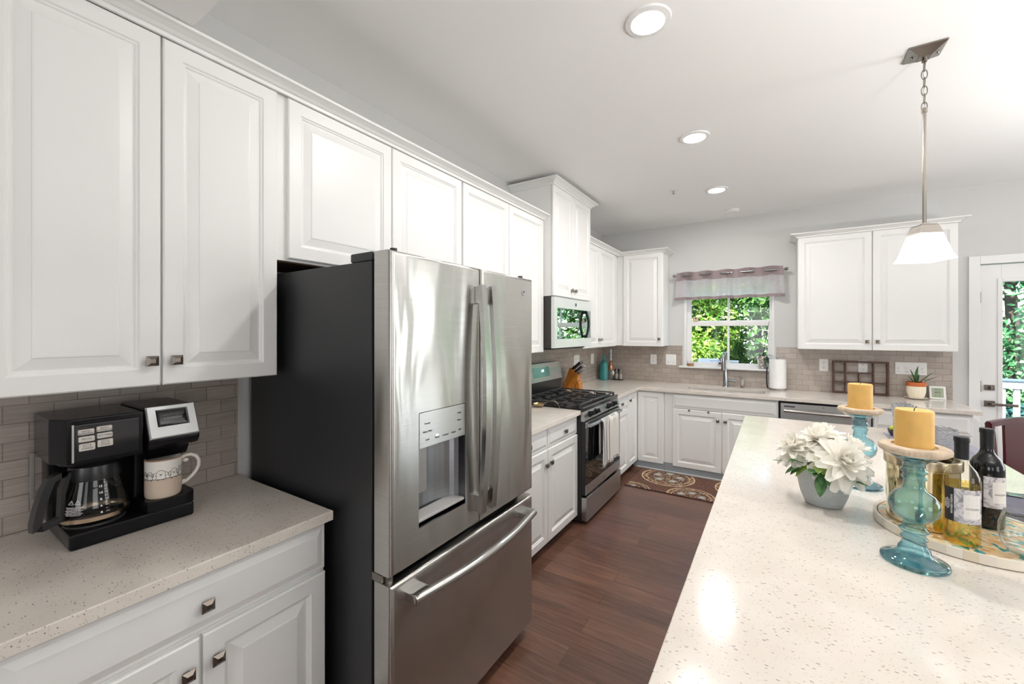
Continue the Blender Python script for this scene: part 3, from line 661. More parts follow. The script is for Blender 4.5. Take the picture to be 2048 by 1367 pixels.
hd.build('brew_head', CB, cm)
b = B(); b.box(.304, .3095, -5.086, -4.942, 1.166, 1.270, .003); pnl = b.build('control_panel', P('smoked_panel', '#3b3c3f', .12, .8), cm)
b = B(); b.box(.304, .3085, -5.0905, -5.086, 1.164, 1.272); b.build('panel_edge', SILV, cm)
BTN = P('pale_button', '#c9c4bd', .35)
for i, (y, z, s) in enumerate(((-5.062, 1.2485, 'BREW\nBOLD/REG'), (-5.0235, 1.2515, 'BREW\nSTRENGTH'), (-5.061, 1.228, 'PROG'), (-5.0225, 1.2315, 'SET TIME'), (-5.060, 1.205, '\nCARAFE'), (-5.0215, 1.2085, '\nSINGLE'))):
    h = .0078 if i < 4 else .0105
    o = B().box(.3095, .3115, y-.017, y+.017, z-h, z+h, .0025).build('button', BTN, cm)
    text(s, .0062 if '\n' in s else .0075, PRINT, o, lambda u, v, w: Vector((.3117+w*.5, y+u*1.05, z+v-(.0012 if '\n' in s else 0))))
    if i >= 4:
        q = B()
        for a in ((-.008, .008, .0065, .0072), (-.008, .008, .0010, .0017), (-.008, -.0072, .001, .007), (.0072, .008, .001, .007)): q.box(.3115, .3121, y+a[0], y+a[1], z+a[2], z+a[3])
        inkb(q, PRINT, o)
b = B(); b.box(.0505, .062, -5.134, -5.124, 1.02, 1.165, .002); b.build('water_gauge', P('frosted_gauge', '#8d8984', .3), cm)
# pod-side head: hood with a tilted silver frame
b = B(); ypr(b, [(.06, 1.160), (.315, 1.160), (.330, 1.178), (.332, 1.196), (.285, 1.293), (.06, 1.293)], -4.928, -4.788, .008)
ypr(b, [(.13, 1.12), (.270, 1.12), (.300, 1.165), (.13, 1.165)], -4.915, -4.805, .006); b.build('pod_head', CB, cm)
d = Vector((-.047, 0, .097)).normalized(); nn = Vector((d.z, 0, -d.x)); o0 = Vector((.3325, -4.858, 1.198))
fr_ = lambda u, v, w: o0+Vector((0, u, 0))+d*v+nn*w
b = B(); t = bmesh.new(); L = []
for hu, v0, v1, w in ((.066, -.002, .106, -.004), (.066, -.002, .106, .003), (.063, .001, .103, .007), (.043, .034, .092, .007), (.040, .037, .089, -.001)):
    L.append([t.verts.new(fr_(u, v, w)) for u, v in ((-hu, v0), (hu, v0), (hu, v1), (-hu, v1))])
for A, D in zip(L, L[1:]):
    for j in range(4): t.faces.new((A[j], A[(j+1) % 4], D[(j+1) % 4], D[j]))
b.join(t); b.build('silver_lid_frame', P('lid_silver', '#c4c6c6', .3, .6), cm)
b = B(); t = bmesh.new(); L = []
for h, w in ((0, -.002), (0, .002), (.006, .006)): L.append([t.verts.new(fr_(u, v, w)) for u, v in ((-.039+h, .038+h), (.039-h, .038+h), (.039-h, .088-h), (-.039+h, .088-h))])
for A, D in zip(L, L[1:]):
    for j in range(4): t.faces.new((A[j], A[(j+1) % 4], D[(j+1) % 4], D[j]))
t.faces.new(L[-1]); b.join(t); o = b.build('lid_button', GLOSSB, cm)
text('FLEXBREW', .0105, P('grey_print', '#8a8a88', .4), o, lambda u, v, w: fr_(u, .060+v, .0062+w*.5), bold=.0001); text('HAMILTON BEACH', .0062, P('grey_print_b', '#7c7c7b', .4), o, lambda u, v, w: fr_(u, .072+v, .0062+w*.5))
b = B(); b.prism([(-4.932, .215), (-4.932, .290), (-4.925, .316), (-4.905, .327), (-4.825, .327), (-4.803, .318), (-4.795, .295), (-4.795, .215)], lambda y, x, k: Vector((x, y, .9625+k*.0345)), .002); b.build('cup_stand', CB, cm)
# glass carafe on the hot plate
cf = thing('coffee_carafe', 'glass coffee carafe with black lid and handle on the hot plate', 'carafe', (.225, -5.025, .967))
cx, cy = .225, -5.025
pf = [(0, .968), (.066, .968), (.073, .974), (.0775, .985), (.078, 1.000), (.073, 1.035), (.064, 1.075), (.059, 1.098), (.060, 1.112)]
CARG = glass('carafe_glass', (.93, .92, .90), (.62, .60, .57), 1.2)
g = B().lathe(pf, (cx, cy, 0), 56).build('glass_body', CARG, cf, ang=1.2)
cyl_ = lambda a0, r, z0: (lambda u, v, w: Vector((cx+(r(z0+v)+.0006+w)*math.cos(a0+u/.065), cy+(r(z0+v)+.0006+w)*math.sin(a0+u/.065), z0+v)))
def rad(z):
    for (r0, z0), (r1, z1) in zip(pf, pf[1:]):
        if z0 <= z <= z1 and z1 > z0: return r0+(r1-r0)*(z-z0)/(z1-z0)
    return .06
af = math.radians(-2)
for i, s in enumerate(('4', '6', '8', '10', '12')):
    z = 1.002+i*.0185; text(s, .0085, WPRINT, g, cyl_(af, rad, z), bold=.0002)
    q = B()
    for dz in (0, .009):
        f = cyl_(af, rad, z+dz); q.face([f(.008, -.0005, 0), f(.015 if dz == 0 else .012, -.0005, 0), f(.015 if dz == 0 else .012, .0005, 0), f(.008, .0005, 0)])
    inkb(q, WPRINT, g)
aw = math.radians(-48)
for k in range(6): text('HOT ALWAYS LIFT' if k % 2 else 'CAUTION CONTENTS', .0038, WPRINT, g, cyl_(aw, rad, 1.026-k*.0042))
q = B(); f = cyl_(aw, rad, 1.040)
for s in (-.0075, .0075):
    for a, c in (((s-.006, -.005), (s+.006, -.005)), ((s+.006, -.005), (s, .006)), ((s, .006), (s-.006, -.005)), ((s, -.002), (s, .002))):
        dx, dy = c[0]-a[0], c[1]-a[1]; l = math.hypot(dx, dy); nx, ny = -dy/l*.0005, dx/l*.0005
        q.face([f(a[0]-nx, a[1]-ny, 0), f(c[0]-nx, c[1]-ny, 0), f(c[0]+nx, c[1]+ny, 0), f(a[0]+nx, a[1]+ny, 0)])
inkb(q, WPRINT, g)
b = B(); b.lathe([(.0785, .980), (.0795, .980), (.0795, .992), (.0785, .992)], (cx, cy, 0), 56); b.build('steel_band', P('carafe_band', '#b9a48c', .25, 1), cf)
b = B(); b.lathe([(0, 1.146), (.045, 1.146), (.058, 1.135), (.0605, 1.115), (.0605, 1.095), (.0575, 1.093), (.0575, 1.10), (0, 1.10)], (cx, cy, 0), 48); b.build('lid', BLACK, cf)
hdv = Vector((.22, -.97, 0)).normalized(); b = B(); pc = Vector((cx, cy, 0))
pts = [pc+hdv*r+Vector((0, 0, z)) for r, z in ((.055, 1.118), (.080, 1.122), (.100, 1.115), (.112, 1.085), (.122, 1.045), (.130, 1.0), (.132, .985), (.118, .984), (.095, .990), (.072, .998))]
b.tube(pts, [1, 1, 1.05, 1.1, 1.1, 1.1, 1, .9, .9, .9], rect=(.024, .017), up=hdv); b.tube([pc+hdv*.060+Vector((0, 0, 1.125)), pc+hdv*.076+Vector((0, 0, 1.08)), pc+hdv*.079+Vector((0, 0, .995))], 1, rect=(.022, .010), up=hdv); b.build('handle', BLACK, cf, ang=.8)
# mug
MCX, MCY, MZ = .275, -4.872, .9975
mg = thing('mug', 'cream and tan mug with a row of dog line drawings on the pod stand', 'mug', (MCX, MCY, MZ))
tm = NT('two_tone_glaze'); gg = tm.n('NewGeometry'); sp = tm.n('SeparateXYZ'); tm.l(gg.outputs['Position'], sp.inputs[0])
tm.base(tm.mix(tm.math('GREATER_THAN', sp.outputs[2], MZ+.064), '#c2b1a0', '#e3dfd8')); tm.p.inputs['Roughness'].default_value = .18
mb = B().lathe([(0, 0), (.0445, 0), (.0475, .004), (.0485, .02), (.0485, .124), (.0475, .1255), (.0455, .124), (.045, .02), (.040, .008), (0, .007)], (MCX, MCY, MZ), 56).build('body', tm.m, mg)
inkb(B().lathe([(.0487, .1215), (.0487, .1245), (.0475, .1260), (.0460, .1245)], (MCX, MCY, MZ), 56), P('brown_rim', '#8d6f57', .3), mb)
LINE = P('ink_line', (.03, .028, .028), .5)
fa0 = math.atan2(-.42, .9)
def mpt(u, z): a = fa0+u/.0485; return Vector((MCX+.0488*math.cos(a), MCY+.0488*math.sin(a), MZ+z))
q = B()
def stroke(pts, w=.0006): q.tube([mpt(*p) for p in pts], w, 5)
stroke([(-.07+.14*i/40, .064) for i in range(41)], .0008)
def arc(cu, cz, ru, rz, a0, a1, n=14): return [(cu+ru*math.cos(math.radians(a0+(a1-a0)*i/n)), cz+rz*math.sin(math.radians(a0+(a1-a0)*i/n))) for i in range(n+1)]
for cu, s, ear in ((-.052, .75, 1), (-.030, .8, 0), (0, 1.15, 1), (.035, 1.1, 0), (.060, .85, 2)):
    stroke(arc(cu, .079, .0105*s, .012*s, 15, 165)); stroke([(cu-.0105*s, .080), (cu-.009*s, .072), (cu-.012*s, .0645)]); stroke([(cu+.0105*s, .080), (cu+.009*s, .072), (cu+.012*s, .0645)])
    for sg in (-1, 1):
        if ear == 2: stroke([(cu+sg*.009*s, .087), (cu+sg*.010*s, .097), (cu+sg*.004*s, .091)])
        elif ear == 1: stroke([(cu+sg*.0095*s, .086), (cu+sg*.015*s, .084), (cu+sg*.017*s, .076), (cu+sg*.012*s, .074), (cu+sg*.010*s, .080)])
        else: stroke(arc(cu+sg*.011*s, .078, .004*s, .006*s, 0, 330))
        q.sphere(mpt(cu+sg*.004*s, .082), .0010, 8)
        stroke(arc(cu+sg*.006*s, .0635, .0017, .003, 180, 360))
    q.sphere(mpt(cu, .079), .0015*s, 8); stroke([(cu-.003*s, .0762), (cu, .0775), (cu+.003*s, .0762)])
inkb(q, LINE, mb)
b = B(); hv = Vector((.30, .95, 0)).normalized(); pc = Vector((MCX, MCY, MZ))
b.tube([pc+hv*r+Vector((0, 0, z)) for r, z in ((.046, .114), (.058, .119), (.072, .120), (.086, .113), (.094, .098), (.094, .080), (.087, .062), (.075, .046), (.060, .032), (.047, .026))], [.0055]*10, 10)
b.sphere(pc+hv*.058+Vector((0, 0, .104)), .009, 12, sz=.8); b.sphere(pc+hv*.054+Vector((0, 0, .032)), .008, 12); b.build('handle', P('mug_handle_glaze', '#d9d3ca', .2), mg)
# ------------------------------------------------------------------ beside the range
ld = thing('ladle', 'gold-toned serving spoon with arched handle lying on the counter by the range', 'spoon', (.40, -2.385, .915))
GOLD = P('pale_gold_metal', '#c9b184', .22, 1)
b = B(); M = Matrix.Translation((.335, -2.395, .938)); b.lathe([(.0, -.022), (.022, -.018), (.036, -.006), (.042, .008), (.0405, .008), (.034, -.005), (.02, -.016), (0, -.020)], seg=32, M=M, sx=1.25); b.build('bowl', GOLD, ld)
b = B(); b.tube([(.385, -2.393, .944), (.41, -2.391, .962), (.44, -2.388, .978), (.475, -2.383, .978), (.505, -2.377, .955), (.522, -2.372, .9185)], [.8, .9, 1, 1, 1.1, 1.2], rect=(.016, .004), up=(0, 0, 1)); b.build('handle', P('ladle_handle', '#a9a195', .2, 1), ld)
KY0, KY1 = -1.291, -1.195
kb = thing('knife_block', 'slanted honey wood knife block beside the backguard', 'knife block', (.13, -1.243, .915))
b = B(); b.prism([(.030, .953), (.108, 1.152), (.202, 1.075), (.195, 1.016), (.150, .9155), (.045, .9155)], lambda x, z, k: Vector((x, KY0+(KY1-KY0)*k, z)), .002); b.build('block', BLOCKW, kb)
b = B(); b.prism([(.160, .9155), (.196, .998), (.204, 1.006), (.219, .988), (.219, .9155)], lambda x, z, k: Vector((x, KY0+.002+(KY1-KY0-.004)*k, z)), .002); b.build('foot', BLOCKW, kb)
ax = Vector((.116, 0, .100)).normalized(); top0, top1 = Vector((.110, 0, 1.151)), Vector((.201, 0, 1.0755)); perp = Vector((-ax.z, 0, ax.x))
STB = P('knife_steel', '#c4c6c8', .15, 1)
for i, (k, y, L, w, nm) in enumerate(((.22, -1.270, .135, .024, 'chef'), (.22, -1.222, .130, .023, 'bread'), (.60, -1.274, .118, .020, 'utility'), (.60, -1.243, .116, .020, 'carving'), (.60, -1.213, .112, .019, 'boning'), (.88, -1.272, .085, .014, 'paring'), (.88, -1.243, .085, .014, 'steak'), (.88, -1.215, .085, .014, 'fillet'))):
    p = top0.lerp(top1, k)+Vector((0, y, 0)); rowname = ('top', 'top', 'middle', 'middle', 'middle', 'bottom', 'bottom', 'bottom')[i]; side = ('aisle', 'wall', 'aisle', 'centre', 'wall', 'aisle', 'centre', 'wall')[i]
    t_ = thing('kitchen_knife', {0: 'large black-handled knife in the upper row of the block, nearer the aisle side', 1: 'large black-handled knife in the upper row of the block, nearer the window side', 2: 'black-handled knife in the middle row of the block, nearest the range', 3: 'black-handled knife at the centre of the middle row of the block', 4: 'black-handled knife in the middle row of the block, nearest the window', 5: 'small steel-tipped knife in the lowest row of the block, nearest the range', 6: 'small steel-tipped knife at the centre of the lowest row of the block', 7: 'small steel-tipped knife in the lowest row of the block, nearest the window'}[i], 'knife', p, 'knives in the wooden block')
    st_ = lambda a: p+ax*a
    pts = [st_(a)+perp*o for a, o in ((.010, 0), (.03, .002), (L*.5, .001), (L*.8, 0), (L-.012, -.003))]
    b = B(); b.tube(pts, [.9, 1, .92, 1, 1.1], rect=(.014, w), up=perp); b.build('handle', BLACK if i < 5 else P('steel_handle', '#a9a9aa', .2, 1), t_, ang=.8)
    b = B(); b.tube([st_(-.004), st_(.012)], 1, rect=(.0145, w*.95), up=perp); b.tube([st_(L-.014)-perp*.003, st_(L)-perp*.004], 1, rect=(.0145, w*1.15), up=perp); b.build('bolster', STB, t_)
# teal bottle, brush, oil bottle and shakers in the corner
TEAL = glass('teal_glass', (.12, .60, .60), (.02, .30, .32), 1.3, .05)
tb = thing('glass_bottle', 'teal glass bottle standing in the counter corner', 'bottle', (.105, -.215, .915))
tt = NT('teal_hammered'); tt.base('#1f8f90'); tt.p.inputs['Roughness'].default_value = .12; tt.p.inputs['Transmission Weight'].default_value = .35; tt.p.inputs['Coat Weight'].default_value = .5; tt.bump(tt.noise(tt.pos(), 120, 2), .6, .004)
B().lathe([(0, 0), (.052, 0), (.058, .006), (.058, .175), (.054, .205), (.038, .235), (.022, .25), (.019, .262), (.019, .292), (.022, .294), (.022, .318), (.016, .32), (0, .32)], (.105, -.215, .9155), 36).build('bottle_body', tt.m, tb, ang=1)
ob = thing('oil_bottle', 'tall clear bottle with amber oil, a white flower and a speckled neck', 'bottle', (.165, -.12, .915))
B().lathe([(0, 0), (.040, 0), (.046, .006), (.046, .11), (.043, .13), (.034, .165), (.020, .215), (.014, .24), (.013, .262)], (.165, -.12, .9155), 32).build('bottle_glass', CLEAR, ob, ang=1)
B().lathe([(0, .125), (.040, .128), (.033, .163), (.019, .213), (.013, .235), (0, .236)], (.165, -.12, .9155), 32).build('amber_filling', P('amber_oil', '#a8672a', .2), ob)
B().lathe([(0, .0), (.0145, 0), (.0125, .02), (.0115, .12), (.013, .135), (.010, .146), (0, .147)], (.165, -.12, 1.17), 20).build('speckled_neck', P('speckled_enamel', '#b9ccd1', .35, noise=.5, nscale=90), ob)
b = B()
for i in range(8):
    a = i*PI/4; c0 = Vector((.205, -.155, 1.005)); e = Vector((-.25*math.cos(a), .2*math.cos(a), math.sin(a))); e.normalize(); b.sphere(c0+e*.018, .012, 10)
b.build('white_flower', P('flower_white', '#efe9dd', .6), ob); B().sphere((.217, -.166, 1.005), .008, 10).build('flower_centre', HOLE, ob)
tr = tag(B().box(.20, .325, -.150, -.075, .9155, .928, .004).build('shaker_tray', BLACK, loc=(.26, -.11, .9155)), 'small black tray under the two steel shakers', 'tray')
for x, lab in ((.240, 'steel-topped glass mill on the black tray, nearer the oil bottle'), (.292, 'steel-topped glass mill on the black tray, farther from the oil bottle')):
    m = thing('spice_mill', lab, 'mill', (x, -.112, .9285), 'mills on the black tray')
    B().lathe([(0, 0), (.027, 0), (.027, .006), (.025, .05), (.022, .068), (0, .068)], (x, -.112, .9285), 28).build('glass_jar', P('mill_glass', '#8d857d', .08, .3), m)
    B().lathe([(0, .0685), (.0235, .0685), (.026, .10), (.0265, .128), (.023, .131), (0, .131)], (x, -.112, .9285), 28).build('steel_cap', P('mill_steel', '#8a8785', .18, 1), m)
# ------------------------------------------------------------------ faucet and sink side
fc = thing('faucet', 'chrome pull-down kitchen faucet behind the sink', 'faucet', (1.512, -.105, .915))
fp0 = Vector((1.512, -.105, 0)); FD = Vector((-.10, -1, 0)).normalized()
b = B(); b.cyl((1.512, -.105, .9155), (1.512, -.105, .922), .030, .028, 32); b.lathe([(0, .92), (.0255, .92), (.0235, 1.04), (.0165, 1.10), (.0145, 1.12), (0, 1.12)], (1.512, -.105, 0), 28); b.build('base_column', CHROME, fc)
pts = [fp0+Vector((0, 0, 1.11)), fp0+Vector((0, 0, 1.21))]
for i in range(1, 13): a = PI*i/12; pts.append(fp0+FD*(.062-.062*math.cos(a))+Vector((0, 0, 1.235+.070*math.sin(a))))
pts.append(fp0+FD*.124+Vector((0, 0, 1.20))); B().tube(pts, .0135, 16).build('spout_arch', CHROME, fc, ang=1)
hp = fp0+FD*.124; b = B(); b.cyl(hp+Vector((0, 0, 1.205)), hp+Vector((0, 0, 1.11)), .0165, .020, 24); b.cyl(hp+Vector((0, 0, 1.11)), hp+Vector((0, 0, 1.098)), .020, .017, 24); b.build('spray_head', NICK, fc)
b = B(); b.cyl((1.53, -.105, .985), (1.605, -.108, .985), .0185, .0185, 24); b.cyl((1.605, -.108, .985), (1.618, -.108, .985), .0205, .018, 24); b.build('side_handle', CHROME, fc)
sd = thing('soap_dispenser', 'small flared steel soap dispenser beside the faucet', 'soap dispenser', (1.68, -.10, .915))
b = B(); b.lathe([(0, .022), (.010, .022), (.014, .03), (.030, .098), (.032, .10), (0, .10)], (1.68, -.10, .9155), 24); b.build('body', P('dispenser_satin', '#c9c7c3', .3, .7), sd)
b = B(); b.lathe([(0, 0), (.020, 0), (.022, .006), (.010, .012), (.009, .024), (0, .024)], (1.68, -.10, .9155), 20); b.build('collar', NICK, sd)
b = B(); b.tube([(1.69, -.10, 1.016), (1.675, -.105, 1.024), (1.645, -.115, 1.038)], [1.1, 1, .7], rect=(.014, .007), up=(0, 0, 1)); b.build('pump_lever', PEWT, sd)
ph = thing('paper_towel_holder', 'chrome paper towel holder with weighted round base', 'paper towel holder', (2.015, -.115, .915))
b = B(); b.lathe([(0, 0), (.082, 0), (.084, .004), (.084, .016), (.078, .021), (0, .021)], (2.015, -.115, .9155), 40); b.build('base', P('hammered_chrome', '#a9a6a2', .15, 1, bump=.8, bscale=110), ph)
b = B(); b.cyl((2.015, -.115, .936), (2.015, -.115, 1.262), .006); b.sphere((2.015, -.115, 1.270), .011, 14); b.tube([(2.0, -.115, 1.272), (2.03, -.112, 1.275)], .005, 8); b.build('rod', CHROME, ph)
b = B(); b.tube([(1.925, -.135, .932), (1.917, -.137, .97), (1.914, -.137, 1.05), (1.917, -.137, 1.13), (1.920, -.137, 1.16)], .0065, 10); b.build('tension_arm', P('dark_arm', '#2b2b2d', .3, .7), ph)
tag(B().lathe([(.019, .937), (.0775, .937), (.0785, .941), (.0785, 1.241), (.0775, 1.245), (.019, 1.245), (.019, .937)], (2.015, -.115, 0), 48).build('paper_towel_roll', P('paper_white', (.86, .86, .85), .9, bump=.15, bscale=260), loc=(2.015, -.115, .937)), 'white paper towel roll standing on the chrome holder', 'paper towel')
# window sill things
SZ = 1.1285
oc = thing('orchid', 'leafy orchid with one bare stalk in a hammered silver pot on the sill', 'plant', (1.868, -.008, SZ))
th = NT('hammered_silver'); th.p.inputs['Metallic'].default_value = 1; th.p.inputs['Roughness'].default_value = .12; th.base('#c9c3b8'); vv = th.n('TexVoronoi'); vv.inputs['Scale'].default_value = 75; th.l(th.pos(), vv.inputs['Vector']); th.bump(vv.outputs['Distance'], 1, .006)
B().lathe([(0, 0), (.031, 0), (.034, .004), (.053, .148), (.050, .148), (.046, .13), (0, .13)], (1.868, -.008, SZ), 40).build('pot', th.m, oc)
def leaf(b, p, d, L, w, droop=.5, up=Vector((0, 0, 1)), n=8, cup=.15, blunt=False):
    """a curved pointed blade starting at p and heading along d"""
    d = Vector(d).normalized(); side = d.cross(up)
    side = side.normalized() if side.length > 1e-4 else Vector((1, 0, 0)); nrm = side.cross(d).normalized(); rows = []
    for i in range(n+1):
        k = i/n; c = Vector(p)+d*L*k-up*droop*L*k*k; ww = (w*math.sin(PI*(.06+.86*k**.8))**.7 if blunt else (w*math.sin(PI*min(1, .12+k*.88))**.8 if k < 1 else 0))
        rows.append((c-side*ww/2+nrm*ww*cup, c, c+side*ww/2+nrm*ww*cup))
    for A, D in zip(rows, rows[1:]):
        b.face((A[0], A[1], D[1], D[0])); b.face((A[1], A[2], D[2], D[1]))
LEAFD = P('dark_glossy_leaf', '#2f4a30', .3, noise=.3, nscale=30)
for (dx, dy, dz, L, w, dr) in ((.9, -.2, .62, .145, .042, .55), (1, -.1, .25, .11, .05, 1.0), (-.8, -.1, .5, .09, .035, .5), (.5, -.3, .9, .10, .03, .3), (.55, -.5, .0, .10, .06, .9)):
    b = B(); leaf(b, (1.872, -.012, SZ+.135), (dx, dy, dz), L, w, dr); b.build('leaf', LEAFD, oc, recalc=False, ang=2)
b = B(); b.tube([(1.880, -.01, SZ+.13), (1.893, -.012, SZ+.25), (1.915, -.014, SZ+.40), (1.938, -.012, SZ+.535)], [.0035, .003, .0026, .002], 8); b.build('stalk', P('orchid_stalk', '#3c3a36', .6), oc)
jr = thing('candle_jar', 'small glass jar of orange wax at the far left of the window sill', 'candle', (1.125, -.012, SZ))
B().lathe([(0, 0), (.036, 0), (.039, .004), (.039, .062), (.0375, .062)], (1.125, -.012, SZ), 32).build('jar', CLEAR, jr, ang=1); B().lathe([(0, .003), (.037, .003), (.037, .030), (0, .030)], (1.125, -.012, SZ), 32).build('wax', P('orange_wax', '#b98155', .4), jr)
sp = thing('flower_sprig', 'dark red dried flower sprig lying on the sill behind the faucet', 'flower', (1.43, -.02, SZ))
b = B(); b.tube([(1.34, -.02, SZ+.070), (1.39, -.02, SZ+.072), (1.45, -.02, SZ+.074)], .0025, 6); b.tube([(1.45, -.02, SZ+.074), (1.47, -.02, SZ+.03), (1.475, -.02, SZ)], .0025, 6); b.build('stem', P('sprig_stem', '#4b5a55', .6), sp)
b = B(); random.seed(5)
for i in range(16):
    c0 = Vector((1.445, -.022, SZ+.10 if i < 8 else SZ+.055)); leaf(b, c0, (random.uniform(-1, 1), random.uniform(-.5, .3), random.uniform(-.8, .8)), .032, .016, .2)
b.build('petals', P('dark_red_petal', '#5b2233', .6), sp, recalc=False)
tag(B().box(1.150, 1.203, .040, .064, 1.6625, 1.725, .004).build('wooden_tag', P('pale_tag_wood', '#c9b29c', .6), loc=(1.176, .05, 1.6625)), 'small square wooden block with a dark hole on the window meeting rail', 'ornament')
q = B(); q.cyl((1.176, .0405, 1.708), (1.176, .039, 1.708), .009, seg=12); inkb(q, HOLE, bpy.data.objects['wooden_tag'])
# curtain valance
cr = thing('curtain_rod', 'slim silver curtain rod above the sink window', 'curtain rod', (1.52, -.075, 2.222))
b = B(); b.cyl((.955, -.075, 2.222), (2.09, -.075, 2.222), .0085, seg=14); b.build('rod', CHROME, cr)
for x in (.950, 2.095): B().sphere((x, -.075, 2.222), .019, 16).build('finial', NICK, cr)
for x in (.985, 2.062): B().tube([(x, -.075, 2.222), (x, -.03, 2.222), (x, -.0005, 2.222)], .006, 8).build('bracket', NICK, cr)
def valance():
    vt = thing('curtain_valance', 'sheer grey grommet valance with mauve bands over the sink window', 'curtain', (1.52, -.075, 2.08))
    CURT = P('mauve_band_fabric', '#8d7f80', .85, bump=.2, bscale=400)
    ts = NT('sheer_grey_fabric'); ts.base('#d2cfd2'); ts.p.inputs['Roughness'].default_value = .9
    wv = ts.n('TexNoise'); wv.inputs['Scale'].default_value = 1; ts.l(ts.pos((30, 30, 260)), wv.inputs['Vector']); tr_ = ts.n('BsdfTranslucent'); tr_.inputs[0].default_value = (.75, .74, .76, 1); tp = ts.n('BsdfTransparent')
    m1 = ts.n('MixShader'); m1.inputs[0].default_value = .5; ts.l(ts.p.outputs[0], m1.inputs[1]); ts.l(tr_.outputs[0], m1.inputs[2]); m2 = ts.n('MixShader'); ts.l(ts.math('MULTIPLY', wv.outputs[0], .32), m2.inputs[0]); ts.l(m1.outputs[0], m2.inputs[1]); ts.l(tp.outputs[0], m2.inputs[2]); ts.l(m2.outputs[0], ts.out.inputs[0])
    def band(name, mat, v0, v1, nv):
        t = bmesh.new(); R = []; nx = 150
        for j in range(nv+1):
            v = v0+(v1-v0)*j/nv; row = []
            for i in range(nx+1):
                k = i/nx; xl, xr = .985-.030*v, 2.065+.020*v; x = xl+(xr-xl)*k
                ph = 2*PI*5*k**.97; amp = .030*(1-.30*v)+.006*math.sin(k*61)*v
                y = -.075+amp*math.cos(ph)*1.0*(-1) ; z = 2.262-.335*v-.009*math.cos(ph)*(1-.5*v)
                row.append(t.verts.new((x, y+.002, z)))
            R.append(row)
        for A, D in zip(R, R[1:]):
            for i in range(nx): t.faces.new((A[i], A[i+1], D[i+1], D[i]))
        b = B(); b.join(t); return b.build(name, mat, vt, recalc=False, ang=2)
    band('top_band', CURT, 0, .30, 6); band('sheer_panel', ts.m, .30, .90, 10); band('bottom_band', CURT, .90, 1.0, 3)
valance()
# outlets and switches
def plate(name, lab, face, u0, u1, z0, z1, kind, n=1, cat='outlet'):
    F = FX if face == 'x' else FY; f = lambda u, v, w: F(u, v, w+.0085); uc = (u0+u1)/2; zc = (z0+z1)/2
    o = thing(name, lab, cat, f(uc, zc, 0)); pl = B().rings(u0, u1, z0, z1, [(0, 0), (0, .004), (.004, .007)], f).build('cover_plate', PLATE, o, smooth=False)
    for i in range(n):
        c0 = u0+(u1-u0)*(i+.5)/n
        if kind == 'outlet':
            for s in (-1, 1):
                r = B(); r.rings(c0-.017, c0+.017, zc+s*.024-.015, zc+s*.024+.015, [(0, .006), (.001, .009), (.004, .0095)], f); rr = r.build('receptacle', PLATE, o, smooth=False)
                q = B()
                for a in (-.007, .005): q.rings(c0+a, c0+a+.0025, zc+s*.024-.001, zc+s*.024+.009, [(0, .0093), (0, .0098)], f)
                q.rings(c0-.003, c0+.003, zc+s*.024-.011, zc+s*.024-.006, [(0, .0093), (0, .0098)], f); inkb(q, HOLE, rr)
        else:
            r = B(); r.rings(c0-.006, c0+.006, zc-.012, zc+.012, [(0, .006), (.001, .008), (.003, .016)], f); rr = r.build('toggle', PLATE, o, smooth=False)
            q = B(); q.rings(c0-.012, c0+.012, zc-.034, zc-.031, [(0, .0068), (0, .0074)], f); inkb(q, P('tag_print', '#6f6a6a', .6), pl)
    return o
plate('wall_outlet', 'white outlet plate on the tiles behind the knives', 'x', -.958, -.80, 1.133, 1.268, 'outlet', 2)
plate('wall_switch', 'single white switch plate on the side wall tiles near the teal bottle', 'x', -.425, -.335, 1.130, 1.263, 'switch', 1, 'switch')
plate('wall_outlet', 'white outlet plate on the tiles between the corner cabinet and window', 'y', .647, .726, 1.131, 1.256, 'outlet')
plate('wall_switch', 'double white switch plate on the tiles just beside the window', 'y', .837, .959, 1.128, 1.261, 'switch', 2, 'switch')
plate('wall_outlet', 'white outlet plate on the tiles between paper towels and wooden rack', 'y', 2.383, 2.460, 1.130, 1.258, 'outlet')
plate('wall_outlet', 'white outlet plate seen through the wooden rack', 'y', 2.698, 2.774, 1.131, 1.251, 'outlet')
plate('wall_switch', 'wide four-gang white switch plate behind the potted succulent', 'y', 2.976, 3.201, 1.130, 1.249, 'switch', 4, 'switch')
# wooden printer's rack leaning on the tiles
rk = thing('wooden_rack', 'weathered brown wooden divided rack leaning on the far wall tiles', 'rack', (2.71, -.06, .915))
X0, X1, Z0, Z1 = 2.492, 2.928, .917, 1.246; YB, DP = -.012, .045; bw = .016
b = B(); b.box(X0, X0+bw, YB-DP, YB, Z0, Z1, .002); b.box(X1-bw, X1, YB-DP, YB, Z0, Z1, .002); b.box(X0+bw, X1-bw, YB-DP, YB, Z0, Z0+bw, .002); b.box(X0+bw, X1-bw, YB-DP, YB, Z1-bw, Z1, .002); b.build('frame', RACKW, rk)
W_ = X1-X0; Hh = Z1-Z0; h1, h2 = Z1-.36*Hh, Z1-.655*Hh; v1, v2, v3 = X0+.24*W_, X0+.485*W_, X0+.735*W_
for x, z0, z1 in ((v1, Z0+bw, Z1-bw), (v3, Z0+bw, Z1-bw), (v2, h2+.006, h1-.006)): B().box(x-.006, x+.006, YB-DP+.003, YB, z0, z1, .001).build('divider', RACKW, rk)
B().box(X0+bw, v3-.006, YB-DP+.002, YB, h1-.006, h1+.006, .001).build('shelf', RACKW, rk); B().box(X0+bw, X1-bw, YB-DP+.002, YB, h2-.006, h2+.006, .001).build('shelf', RACKW, rk)
